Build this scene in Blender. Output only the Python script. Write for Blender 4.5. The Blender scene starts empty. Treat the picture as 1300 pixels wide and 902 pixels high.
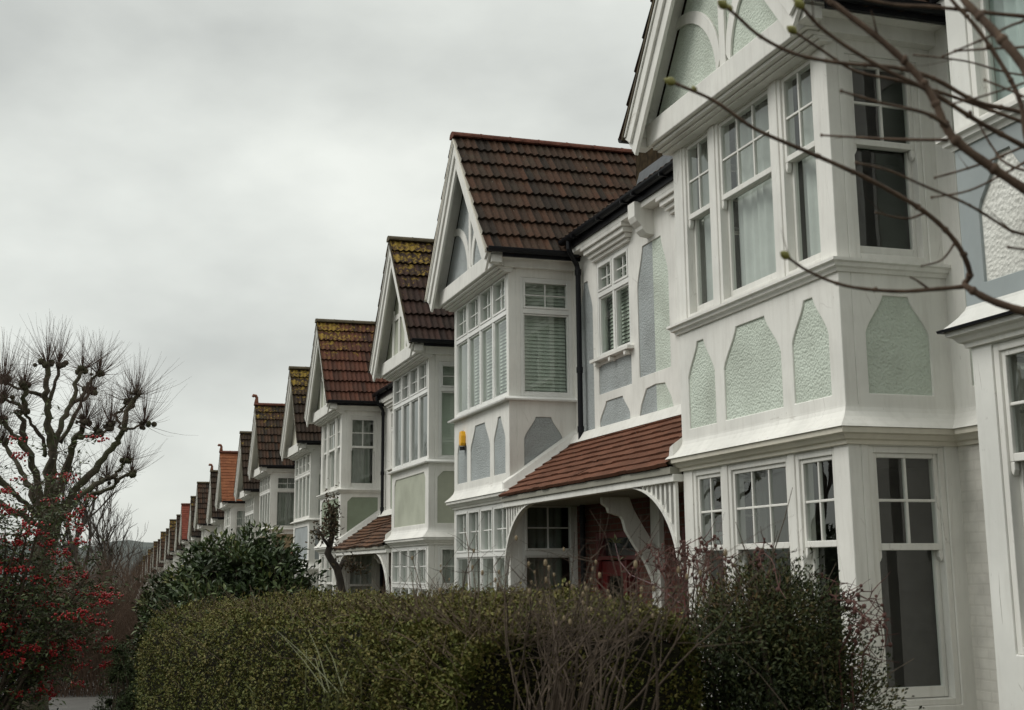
import bpy, bmesh, math, random
import numpy as np
from mathutils import Vector, Matrix
from mathutils.geometry import delaunay_2d_cdt
PI = math.pi
rnd = random.Random(7)
nrng = np.random.default_rng(11)
scene = bpy.context.scene
COL = scene.collection

# ------------------------------------------------------------------ camera
F, YAW, PITCH, ROLL = 1617.12, 0.312226, 0.192079, -0.0081785      # pixels of a 1300 px wide picture, radians
fw = Vector((math.sin(YAW)*math.cos(PITCH), math.cos(YAW)*math.cos(PITCH), math.sin(PITCH)))
rt = Vector((math.cos(YAW), -math.sin(YAW), 0)); up = rt.cross(fw)
cr, sr = math.cos(ROLL), math.sin(ROLL)
RT = cr*rt + sr*up; UP = -sr*rt + cr*up
cam = bpy.data.cameras.new('camera'); camo = bpy.data.objects.new('camera', cam); COL.objects.link(camo)
camo.matrix_world = Matrix(((RT.x, UP.x, -fw.x, 0), (RT.y, UP.y, -fw.y, 0), (RT.z, UP.z, -fw.z, 0), (0, 0, 0, 1)))
cam.sensor_width = 36; cam.sensor_fit = 'HORIZONTAL'; cam.lens = F/1300*36
cam.shift_y = -45/1300; cam.clip_start = 0.05; cam.clip_end = 12000
cam.dof.use_dof = True; cam.dof.focus_distance = 15.0; cam.dof.aperture_fstop = 9.0
scene.camera = camo
def ray(x, y):
    return RT*((x-650)/F) - UP*((y-406)/F) + fw
def at_depth(x, y, d): return ray(x, y)*d
def at_Y(x, y, Y):
    r = ray(x, y); return r*(Y/r.y)
def at_X(x, y, X):
    r = ray(x, y); return r*(X/r.x)
def ground(Y):
    return -1.6 - 0.0384*max(-30.0, min(Y, 230.0))

# ------------------------------------------------------------------ materials
def nodes_of(name):
    m = bpy.data.materials.new(name); m.use_nodes = True
    nt = m.node_tree; b = nt.nodes['Principled BSDF']
    return m, nt, b
def N(nt, t, **kw):
    n = nt.nodes.new(t)
    for k, v in kw.items():
        if k in n.inputs: n.inputs[k].default_value = v
        else: setattr(n, k, v)
    return n
def mixc(nt, fac, a, b, mode='MIX'):
    n = nt.nodes.new('ShaderNodeMix'); n.data_type = 'RGBA'; n.blend_type = mode
    for sock, v in ((n.inputs[0], fac), (n.inputs[6], a), (n.inputs[7], b)):
        if hasattr(v, 'links'): nt.links.new(v, sock)
        elif isinstance(v, (int, float)): sock.default_value = v
        else: sock.default_value = (*v, 1) if len(v) == 3 else v
    return n.outputs[2]
def ramp(nt, fac, stops):
    r = nt.nodes.new('ShaderNodeValToRGB'); e = r.color_ramp.elements
    while len(e) < len(stops): e.new(0.5)
    for el, (p, c) in zip(e, stops):
        el.position = p; el.color = (*c, 1) if len(c) == 3 else c
    nt.links.new(fac, r.inputs[0]); return r.outputs[0]
def coords(nt, scale=(1, 1, 1)):
    tc = nt.nodes.new('ShaderNodeTexCoord'); mp = nt.nodes.new('ShaderNodeMapping')
    mp.inputs['Scale'].default_value = scale
    nt.links.new(tc.outputs['Object'], mp.inputs[0]); return mp.outputs[0]
def noise(nt, vec, scale, detail=4, rough=.55):
    n = N(nt, 'ShaderNodeTexNoise', Scale=scale, Detail=detail, Roughness=rough)
    nt.links.new(vec, n.inputs['Vector']); return n.outputs['Fac']
def bump(nt, b, h, strength, dist):
    bm_ = N(nt, 'ShaderNodeBump', Strength=strength, Distance=dist)
    nt.links.new(h, bm_.inputs['Height']); nt.links.new(bm_.outputs[0], b.inputs['Normal'])
MC = {}
def painted(name, col, rough=.55, dirt=.35, dirtcol=(.30, .27, .21), cracks=0.0, bumpy=.15):
    """gloss or masonry paint with faint weathering streaks"""
    key = ('p', name)
    if key in MC: return MC[key]
    m, nt, b = nodes_of(name)
    v = coords(nt); vs = coords(nt, (7, 7, .9))
    n1 = noise(nt, v, 1.7, 5); n2 = noise(nt, vs, 2.2, 5, .65); n3 = noise(nt, v, 26, 3)
    f1 = ramp(nt, n2, [(.47, (0, 0, 0)), (.76, (dirt, dirt, dirt))])
    c = mixc(nt, f1, col, tuple(a*.55+d*.45 for a, d in zip(col, dirtcol)))
    f2 = ramp(nt, n1, [(.35, (.88, .88, .88)), (.7, (1.04, 1.04, 1.04))])
    c = mixc(nt, 1.0, c, f2, 'MULTIPLY')
    fl = ramp(nt, noise(nt, coords(nt, (1, 1, .5)), 30, 5, .7), [(.66, (0, 0, 0)), (.72, (.45*min(1, dirt*2),)*3)])
    c = mixc(nt, fl, c, tuple(a*.55 for a in dirtcol))
    if cracks:
        vo = N(nt, 'ShaderNodeTexVoronoi', Scale=2.3, feature='DISTANCE_TO_EDGE')
        wob = noise(nt, v, 9, 4)
        vm = N(nt, 'ShaderNodeMix', data_type='VECTOR'); vm.inputs[0].default_value = .10
        tc = nt.nodes.new('ShaderNodeTexCoord'); ns = N(nt, 'ShaderNodeTexNoise', Scale=7.0, Detail=4)
        mp = nt.nodes.new('ShaderNodeMapping'); mp.inputs['Scale'].default_value = (2.2, 2.2, .55)
        nt.links.new(tc.outputs['Object'], mp.inputs[0]); nt.links.new(mp.outputs[0], vm.inputs[4])
        nt.links.new(ns.outputs['Color'], vm.inputs[5]); nt.links.new(vm.outputs[1], vo.inputs['Vector'])
        cf = ramp(nt, vo.outputs['Distance'], [(0.0, (cracks,)*3), (.011, (0, 0, 0))])
        gate = ramp(nt, n1, [(.56, (0, 0, 0)), (.63, (1, 1, 1))])
        cf = mixc(nt, 1.0, cf, gate, 'MULTIPLY')
        c = mixc(nt, cf, c, (.16, .12, .09))
    nt.links.new(c, b.inputs['Base Color'])
    b.inputs['Roughness'].default_value = rough
    bump(nt, b, n3, bumpy, .004)
    MC[key] = m; return m
def roughcast(name, col, scale=52, strength=.9, dist=.012):
    """pebbledash panel"""
    m, nt, b = nodes_of(name)
    v = coords(nt)
    vo = N(nt, 'ShaderNodeTexVoronoi', Scale=scale, feature='SMOOTH_F1'); nt.links.new(v, vo.inputs['Vector'])
    n1 = noise(nt, v, scale*.55, 5, .7); n2 = noise(nt, v, 2.0, 4)
    h = N(nt, 'ShaderNodeMath', operation='SUBTRACT'); nt.links.new(n1, h.inputs[0]); nt.links.new(vo.outputs['Distance'], h.inputs[1])
    bump(nt, b, h.outputs[0], strength, dist)
    f = ramp(nt, n2, [(.28, (.78, .775, .76)), (.55, (.98, .98, .97)), (.74, (1.06, 1.06, 1.06))])
    nt.links.new(mixc(nt, 1.0, col, f, 'MULTIPLY'), b.inputs['Base Color'])
    b.inputs['Roughness'].default_value = .9
    return m
def plain(name, col, rough=.5, metal=0.0, var=.15, scale=6.0, spec=.5):
    m, nt, b = nodes_of(name)
    n1 = noise(nt, coords(nt), scale, 4)
    f = ramp(nt, n1, [(.3, (1-var,)*3), (.7, (1+var*.6,)*3)])
    nt.links.new(mixc(nt, 1.0, col, f, 'MULTIPLY'), b.inputs['Base Color'])
    b.inputs['Roughness'].default_value = rough; b.inputs['Metallic'].default_value = metal
    b.inputs['Specular IOR Level'].default_value = spec
    return m
def brickmat(name, c1, c2, mortar, bumps=.5, axis='yz', paintcover=False):
    m, nt, b = nodes_of(name)
    tc = nt.nodes.new('ShaderNodeTexCoord'); sp = nt.nodes.new('ShaderNodeSeparateXYZ'); cb = nt.nodes.new('ShaderNodeCombineXYZ')
    nt.links.new(tc.outputs['Object'], sp.inputs[0])
    ad = N(nt, 'ShaderNodeMath', operation='ADD'); nt.links.new(sp.outputs[0], ad.inputs[0]); nt.links.new(sp.outputs[1], ad.inputs[1])
    nt.links.new(ad.outputs[0], cb.inputs[0]); nt.links.new(sp.outputs[2], cb.inputs[1])
    br = N(nt, 'ShaderNodeTexBrick', Scale=1.0); br.inputs['Brick Width'].default_value = .225; br.inputs['Row Height'].default_value = .075
    br.inputs['Mortar Size'].default_value = .008
    br.inputs['Color1'].default_value = (*c1, 1); br.inputs['Color2'].default_value = (*c2, 1); br.inputs['Mortar'].default_value = (*mortar, 1)
    nt.links.new(cb.outputs[0], br.inputs['Vector'])
    n1 = noise(nt, coords(nt), 5, 4); f = ramp(nt, n1, [(.3, (.82,)*3), (.7, (1.08,)*3)])
    nt.links.new(mixc(nt, 1.0, br.outputs['Color'], f, 'MULTIPLY'), b.inputs['Base Color'])
    iv = N(nt, 'ShaderNodeMath', operation='SUBTRACT'); iv.inputs[0].default_value = 1; nt.links.new(br.outputs['Fac'], iv.inputs[1])
    bump(nt, b, iv.outputs[0], bumps, .006)
    b.inputs['Roughness'].default_value = .8
    return m
def rooftile(name, cols, lichen=(.26, .175, .03), rough=.75, moss=.35):
    m, nt, b = nodes_of(name)
    at = N(nt, 'ShaderNodeAttribute', attribute_name='tint'); li = N(nt, 'ShaderNodeAttribute', attribute_name='lichen')
    n = len(cols); c = ramp(nt, at.outputs['Fac'], [(i/(n-1), k) for i, k in enumerate(cols)])
    v = coords(nt); n1 = noise(nt, v, 3.5, 6, .7); n2 = noise(nt, v, 30, 4, .6); n3 = noise(nt, v, 9, 6, .75)
    f = ramp(nt, n2, [(.25, (.68,)*3), (.75, (1.22,)*3)])
    c = mixc(nt, 1.0, c, f, 'MULTIPLY')
    mf = ramp(nt, n1, [(.52, (0, 0, 0)), (.72, (moss,)*3)])
    c = mixc(nt, mf, c, (.052, .045, .030))
    # lichen colonies: more of them where the lichen attribute is high
    nc_ = N(nt, 'ShaderNodeMath', operation='MULTIPLY_ADD'); nc_.inputs[1].default_value = 2.0; nc_.inputs[2].default_value = -.5; nt.links.new(n3, nc_.inputs[0])
    ad = N(nt, 'ShaderNodeMath', operation='ADD'); nt.links.new(nc_.outputs[0], ad.inputs[0]); nt.links.new(li.outputs['Fac'], ad.inputs[1])
    lf = ramp(nt, ad.outputs[0], [(.86, (0, 0, 0)), (1.0, (.85,)*3)])
    c = mixc(nt, lf, c, lichen)
    sp = ramp(nt, noise(nt, v, 17, 2, .5), [(.735, (0, 0, 0)), (.76, (.6,)*3)])
    c = mixc(nt, sp, c, (.20, .19, .16))
    nt.links.new(c, b.inputs['Base Color']); b.inputs['Roughness'].default_value = min(1, rough+.12); b.inputs['Specular IOR Level'].default_value = .22
    bump(nt, b, n2, .35, .006)
    return m
def glassmat(name, tint=(.82, .86, .84), ior=1.52):
    m, nt, b = nodes_of(name); nt.nodes.remove(b)
    out = nt.nodes['Material Output']
    tr = N(nt, 'ShaderNodeBsdfTransparent'); tr.inputs[0].default_value = (*tint, 1)
    gl = N(nt, 'ShaderNodeBsdfGlossy'); gl.inputs['Roughness'].default_value = .008; gl.inputs[0].default_value = (.95, .97, .96, 1)
    ge = nt.nodes.new('ShaderNodeNewGeometry'); dt = N(nt, 'ShaderNodeVectorMath', operation='DOT_PRODUCT')
    nt.links.new(ge.outputs['Incoming'], dt.inputs[0]); nt.links.new(ge.outputs['Normal'], dt.inputs[1])
    ab = N(nt, 'ShaderNodeMath', operation='ABSOLUTE'); nt.links.new(dt.outputs['Value'], ab.inputs[0])
    om = N(nt, 'ShaderNodeMath', operation='SUBTRACT'); om.inputs[0].default_value = 1; nt.links.new(ab.outputs[0], om.inputs[1])
    pw = N(nt, 'ShaderNodeMath', operation='POWER'); pw.inputs[1].default_value = 4.5; nt.links.new(om.outputs[0], pw.inputs[0])
    fr = N(nt, 'ShaderNodeMath', operation='MULTIPLY_ADD'); fr.inputs[1].default_value = .91; fr.inputs[2].default_value = .085; nt.links.new(pw.outputs[0], fr.inputs[0])
    bm_ = N(nt, 'ShaderNodeBump', Strength=.06, Distance=.02); nz = noise(nt, coords(nt), 2.2, 2)
    nt.links.new(nz, bm_.inputs['Height']); nt.links.new(bm_.outputs[0], gl.inputs['Normal'])
    mx = N(nt, 'ShaderNodeMixShader'); nt.links.new(fr.outputs[0], mx.inputs[0]); nt.links.new(tr.outputs[0], mx.inputs[1]); nt.links.new(gl.outputs[0], mx.inputs[2])
    nt.links.new(mx.outputs[0], out.inputs[0]); return m
def leafmat(name, cols, rough=.5, spec=.35, trans=.15):
    m, nt, b = nodes_of(name)
    at = N(nt, 'ShaderNodeAttribute', attribute_name='tint')
    c = ramp(nt, at.outputs['Fac'], [(i/(len(cols)-1), k) for i, k in enumerate(cols)])
    nt.links.new(c, b.inputs['Base Color']); b.inputs['Roughness'].default_value = rough
    b.inputs['Specular IOR Level'].default_value = spec
    return m
def barkmat(name, c1, c2, scale=14, bumps=.6, mossc=None):
    m, nt, b = nodes_of(name)
    v = coords(nt, (1, 1, .35)); n1 = noise(nt, v, scale, 5, .7); n2 = noise(nt, coords(nt), 2.5, 4)
    c = ramp(nt, n1, [(.3, c1), (.7, c2)])
    if mossc:
        c = mixc(nt, ramp(nt, n2, [(.42, (0, 0, 0)), (.62, (.75,)*3)]), c, mossc)
    nt.links.new(c, b.inputs['Base Color']); b.inputs['Roughness'].default_value = .9
    bump(nt, b, n1, bumps, .02); return m

M = {
 'white': painted('white_paint', (.80, .79, .745), dirt=.42, cracks=.35),
 'upvc': painted('white_plastic', (.80, .80, .77), rough=.35, dirt=.10, bumpy=.02),
 'cream': painted('cream_paint_cornice_shading', (.74, .70, .60), dirt=.30),  # pale verge paint; on a cornice its darker tone stands in for shading
 'peeling': painted('peeling_white_paint', (.76, .76, .72), dirt=.30, cracks=.9),
 'bluetrim': painted('blue_grey_paint', (.33, .37, .375), dirt=.15),
 'greywood': painted('weathered_grey_board', (.30, .29, .24), dirt=.6, dirtcol=(.12, .12, .10)),
 'bwhite': brickmat('white_painted_brick', (.67, .65, .595), (.69, .67, .615), (.645, .625, .57), .45),
 'brick': brickmat('red_brick', (.13, .036, .020), (.10, .028, .018), (.11, .09, .07), .6),
 'gutter': plain('black_gutter_plastic', (.006, .0065, .009), .5, var=.3, spec=.25),
 'lead': plain('lead_sheet', (.085, .092, .10), .5, .2, var=.35, scale=9),
 'mossy': plain('mossy_coping', (.042, .030, .017), .95, var=.6, scale=14, spec=.08),
 'glass': glassmat('window_glass'),
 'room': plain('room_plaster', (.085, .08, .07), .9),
 'curtain': plain('grey_net_curtain', (.68, .69, .66), .9, var=.08),
 'darkcurtain': plain('dull_green_curtain', (.22, .24, .20), .9, var=.15),
 'paleblue': plain('pale_aqua_curtain', (.55, .64, .62), .9, var=.08),
 'blind': plain('pale_green_blind', (.66, .71, .62), .6, var=.06),
 'door_red': painted('dark_red_door', (.13, .011, .011), rough=.3, dirt=.2),
 'yellow': plain('yellow_alarm_plastic', (.80, .41, .010), .35, var=.05),
 'dark': plain('black_plastic', (.012, .012, .012), .4),
 'terracotta': plain('terracotta', (.20, .075, .04), .8, var=.3, scale=12),
 'ridge_red': plain('red_ridge_tile', (.125, .050, .034), .9, var=.55, scale=11, spec=.2),
 'ridge_brown': plain('mossy_brown_ridge_tile', (.075, .058, .03), .85, var=.5, scale=9),
 'blue': plain('blue_pipe', (.03, .09, .22), .4),
 'metal': plain('grey_metal', (.20, .20, .20), .4, .8),
}
PANEL = {
 'green': roughcast('pale_green_roughcast', (.585, .645, .57)),
 'blue': roughcast('blue_grey_roughcast', (.37, .40, .405)),
 'whitecast': roughcast('white_roughcast', (.72, .72, .68), 40),
 'sage': roughcast('sage_roughcast', (.44, .46, .375), 40, .3, .006),
 'leaf': roughcast('leaf_green_render', (.285, .335, .25), 20, .2, .006),
 'tan': roughcast('tan_render', (.34, .27, .17), 20, .2, .006),
 'grey': roughcast('grey_render', (.36, .39, .40), 20, .2, .006),
 'cream': roughcast('cream_render', (.60, .58, .50), 20, .2, .006),
}
ROOF = {
 'brown': rooftile('brown_pantiles', [(.022, .017, .013), (.038, .024, .016), (.052, .029, .018), (.074, .036, .021), (.046, .031, .021)], moss=.6),
 'plum': rooftile('plum_brown_pantiles', [(0.026, 0.017, 0.014), (0.037, 0.022, 0.017), (0.048, 0.025, 0.019), (0.035, 0.021, 0.017)]),
 'rust': rooftile('rust_red_pantiles', [(0.043, 0.022, 0.016), (0.072, 0.030, 0.019), (0.104, 0.040, 0.024), (0.076, 0.032, 0.022)]),
 'darkb': rooftile('dark_brown_pantiles', [(0.022, 0.016, 0.012), (0.035, 0.022, 0.014), (0.045, 0.027, 0.017), (0.030, 0.020, 0.014)]),
 'orange': rooftile('new_orange_tiles', [(0.187, 0.068, 0.032), (0.223, 0.083, 0.040), (0.259, 0.101, 0.047), (0.202, 0.072, 0.036)], moss=.1),
 'red': rooftile('bright_red_tiles', [(0.158, 0.043, 0.029), (0.187, 0.050, 0.032), (0.216, 0.061, 0.040), (0.173, 0.047, 0.032)], moss=.1),
 'porchred': rooftile('smooth_red_clay_tiles', [(.115, .048, .028), (.140, .058, .034), (.168, .070, .041), (.128, .054, .031)], moss=.25, rough=.75),
 'porchold': rooftile('worn_brown_clay_tiles', [(.07, .045, .032), (.12, .062, .036), (.15, .075, .042), (.09, .055, .04)], moss=.5),
}

# ------------------------------------------------------------------ mesh builder
class MB:
    def __init__(s, tf=None): s.v = []; s.f = []; s.tf = tf; s.tint = {}; s.lich = {}; s.smooth = False
    def pt(s, p):
        s.v.append(tuple(s.tf(*p)) if s.tf else tuple(p)); return len(s.v)-1
    def face(s, ids, tint=None, lich=None):
        if tint is not None: s.tint[len(s.f)] = tint
        if lich is not None: s.lich[len(s.f)] = lich
        s.f.append(tuple(ids))
    def box(s, x0, x1, y0, y1, z0, z1, fr=None):
        g = fr or (lambda a, b, c: (a, b, c))
        i = [s.pt(g(x, y, z)) for z in (z0, z1) for y in (y0, y1) for x in (x0, x1)]
        for q in ((0, 2, 3, 1), (4, 5, 7, 6), (0, 1, 5, 4), (2, 6, 7, 3), (0, 4, 6, 2), (1, 3, 7, 5)): s.face([i[k] for k in q])
    def hexa(s, pts):
        i = [s.pt(p) for p in pts]
        for q in ((0, 2, 3, 1), (4, 5, 7, 6), (0, 1, 5, 4), (2, 6, 7, 3), (0, 4, 6, 2), (1, 3, 7, 5)): s.face([i[k] for k in q])
    def slab(s, fr, outer, holes, d0, d1):
        """flat plate with holes: outline in (a,z), thickness d0..d1 along the frame's normal"""
        loops = [outer]+list(holes); vs = []; fs = []
        for lp in loops:
            b = len(vs); vs += [Vector(p) for p in lp]; fs.append(list(range(b, b+len(lp))))
        r = delaunay_2d_cdt(vs, [], fs, 2, 1e-7)
        ov, of = r[0], r[2]
        A = [s.pt(fr(p.x, p.y, d1)) for p in ov]; B = [s.pt(fr(p.x, p.y, d0)) for p in ov]
        cnt = {}
        for t in of:
            s.face([A[k] for k in t]); s.face([B[k] for k in reversed(t)])
            for k in range(len(t)):
                e = (t[k], t[(k+1) % len(t)]); cnt[e] = 1
        for (a, b) in cnt:
            if (b, a) not in cnt: s.face([A[a], A[b], B[b], B[a]])
    def tube(s, pts, rad, n=6, cap=True):
        pts = [Vector(p) for p in pts]
        if isinstance(rad, (int, float)): rad = [rad]*len(pts)
        rings = []; prev = None
        for i, p in enumerate(pts):
            d = (pts[min(i+1, len(pts)-1)]-pts[max(i-1, 0)])
            d = d.normalized() if d.length > 1e-9 else Vector((0, 0, 1))
            a = prev if prev is not None else (Vector((1, 0, 0)) if abs(d.x) < .8 else Vector((0, 1, 0)))
            a = (a-d*a.dot(d)); a = a.normalized() if a.length > 1e-6 else d.orthogonal().normalized()
            b = d.cross(a); prev = a
            rings.append([s.pt(p+(a*math.cos(2*PI*k/n)+b*math.sin(2*PI*k/n))*rad[i]) for k in range(n)])
        for r0, r1 in zip(rings, rings[1:]):
            for k in range(n): s.face([r0[k], r0[(k+1) % n], r1[(k+1) % n], r1[k]])
        if cap and n > 2: s.face(rings[0][::-1]); s.face(rings[-1])
    def sweep(s, prof, fr0, fr1):
        """closed profile (list of (p,q)) swept between two placements"""
        a = [s.pt(fr0(*p)) for p in prof]; b = [s.pt(fr1(*p)) for p in prof]; n = len(prof)
        for k in range(n): s.face([a[k], a[(k+1) % n], b[(k+1) % n], b[k]])
        s.face(a[::-1]); s.face(b)
    def ball(s, c, r, nu=7, nv=5, sx=1, sz=1):
        c = Vector(c); rows = []
        for j in range(nv+1):
            t = PI*j/nv
            rows.append([s.pt(c+Vector((math.sin(t)*math.cos(2*PI*k/nu)*r*sx, math.sin(t)*math.sin(2*PI*k/nu)*r*sx, math.cos(t)*r*sz))) for k in range(nu)])
        for a, b in zip(rows, rows[1:]):
            for k in range(nu): s.face([a[k], b[k], b[(k+1) % nu], a[(k+1) % nu]])
    def mesh(s, name, mat, recalc=True):
        me = bpy.data.meshes.new(name); me.from_pydata(s.v, [], s.f)
        if s.tint:
            at = me.attributes.new('tint', 'FLOAT', 'FACE'); at.data.foreach_set('value', [s.tint.get(i, .5) for i in range(len(s.f))])
            at = me.attributes.new('lichen', 'FLOAT', 'FACE'); at.data.foreach_set('value', [s.lich.get(i, 0.0) for i in range(len(s.f))])
        if recalc:
            bm = bmesh.new(); bm.from_mesh(me); bmesh.ops.recalc_face_normals(bm, faces=bm.faces); bm.to_mesh(me); bm.free()
        if s.smooth: me.polygons.foreach_set('use_smooth', [True]*len(me.polygons))
        me.materials.append(mat); me.update(); return me
    def build(s, name, mat, parent=None, bevel=0.0, recalc=True):
        if not s.v: return None
        o = bpy.data.objects.new(name, s.mesh(name, mat, recalc)); COL.objects.link(o)
        if parent is not None: o.parent = parent
        if bevel:
            md = o.modifiers.new('bevel', 'BEVEL'); md.width = bevel; md.segments = 2; md.limit_method = 'ANGLE'; md.angle_limit = math.radians(50)
            md.use_clamp_overlap = True
        return o
def tag(o, label=None, cat=None, group=None, kind=None):
    if label: o['label'] = label
    if cat: o['category'] = cat
    if group: o['group'] = group
    if kind: o['kind'] = kind
    return o
def empty(name, loc, label, cat, group=None):
    o = bpy.data.objects.new(name, None); COL.objects.link(o); o.location = loc; o.empty_display_size = .3
    return tag(o, label, cat, group)
def copy_tree(o, parent=None):
    c = o.copy(); COL.objects.link(c); c.parent = parent
    for ch in list(o.children): copy_tree(ch, c)
    return c

# ------------------------------------------------------------------ houses
XF, XW = 5.20, 6.15           # plane of the bay fronts, plane of the main wall
HB = 1.40                     # half width of a bay
UP_, UN = 4.07, -2.06         # party line at the porch side, party line at the other side
ZB = -2.1                     # house base
def arch(a0, a1, z0, z1, top, sh):
    """round-shouldered panel outline"""
    c = (a0+a1)/2; P = [(a0, z0), (a1, z0)]; k = 7
    for i in range(k+1):
        t = i/k; e = t*t*(3-2*t)*.55+t*.45
        P.append((a1+(c+top/2-a1)*e, sh+(z1-sh)*t))
    for i in range(k, -1, -1):
        t = i/k; e = t*t*(3-2*t)*.55+t*.45
        P.append((a0+(c-top/2-a0)*e, sh+(z1-sh)*t))
    return P
def rect(a0, a1, z0, z1): return [(a0, z0), (a1, z0), (a1, z1), (a0, z1)]
def grow(poly, e):
    cx = sum(p[0] for p in poly)/len(poly); cz = sum(p[1] for p in poly)/len(poly)
    return [(p[0]+(e if p[0] > cx else -e), p[1]+(e if p[1] > cz else -e)) for p in poly]

def tile_sheet(mb, P0, along, down, nrm, L, S, n, w, amp, thick, lich=None, cols_per=6, smooth_tile=False, sag=0):
    """courses of roof tiles; P0 at the top corner, along the ridge, down the slope, all given in house coordinates"""
    P0, along, down, nrm = map(Vector, (P0, along, down, nrm))
    nc = max(1, int(round(L/w))); step = S/n
    for c in range(n):
        off = 0 if not smooth_tile else (w/2 if c % 2 else 0)
        xs = []
        nseg = nc*cols_per
        for k in range(nseg+1): xs.append(L*k/nseg)
        hj = [rnd.uniform(0, .007) for _ in range(nc+2)]; jit = [rnd.uniform(-.010, .010) for _ in range(nc+2)]
        tints = [rnd.random() for _ in range(nc+2)]
        top = []; bot = []; low = []
        for x in xs:
            ti = int((x+off)/w+1e-6); ph = ((x+off)/w) % 1.0
            h = amp*(0.5+0.5*math.cos(2*PI*ph)) if not smooth_tile else 0
            if not smooth_tile: h = amp*(.5+.5*math.cos(2*PI*ph))
            h += hj[min(ti, nc)]; s0 = step*c; s1 = step*(c+1)+jit[min(ti, nc)]+.018
            sg = -sag*math.sin(PI*x/L)
            top.append(mb.pt(P0+along*x+down*s0+nrm*(h*.6+sg))); bot.append(mb.pt(P0+along*x+down*s1+nrm*(h+thick+sg)))
            low.append(mb.pt(P0+along*x+down*s1+nrm*(h*.5-.012+sg)))
        for k in range(nseg):
            ti = int((xs[k]+off)/w+1e-6)
            t = tints[min(ti, nc)]
            li = lich(c/n, xs[k]/L) if lich else 0.0
            mb.face([top[k], top[k+1], bot[k+1], bot[k]], t, li)
            mb.face([bot[k], bot[k+1], low[k+1], low[k]], t*.5, 0)

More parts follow.
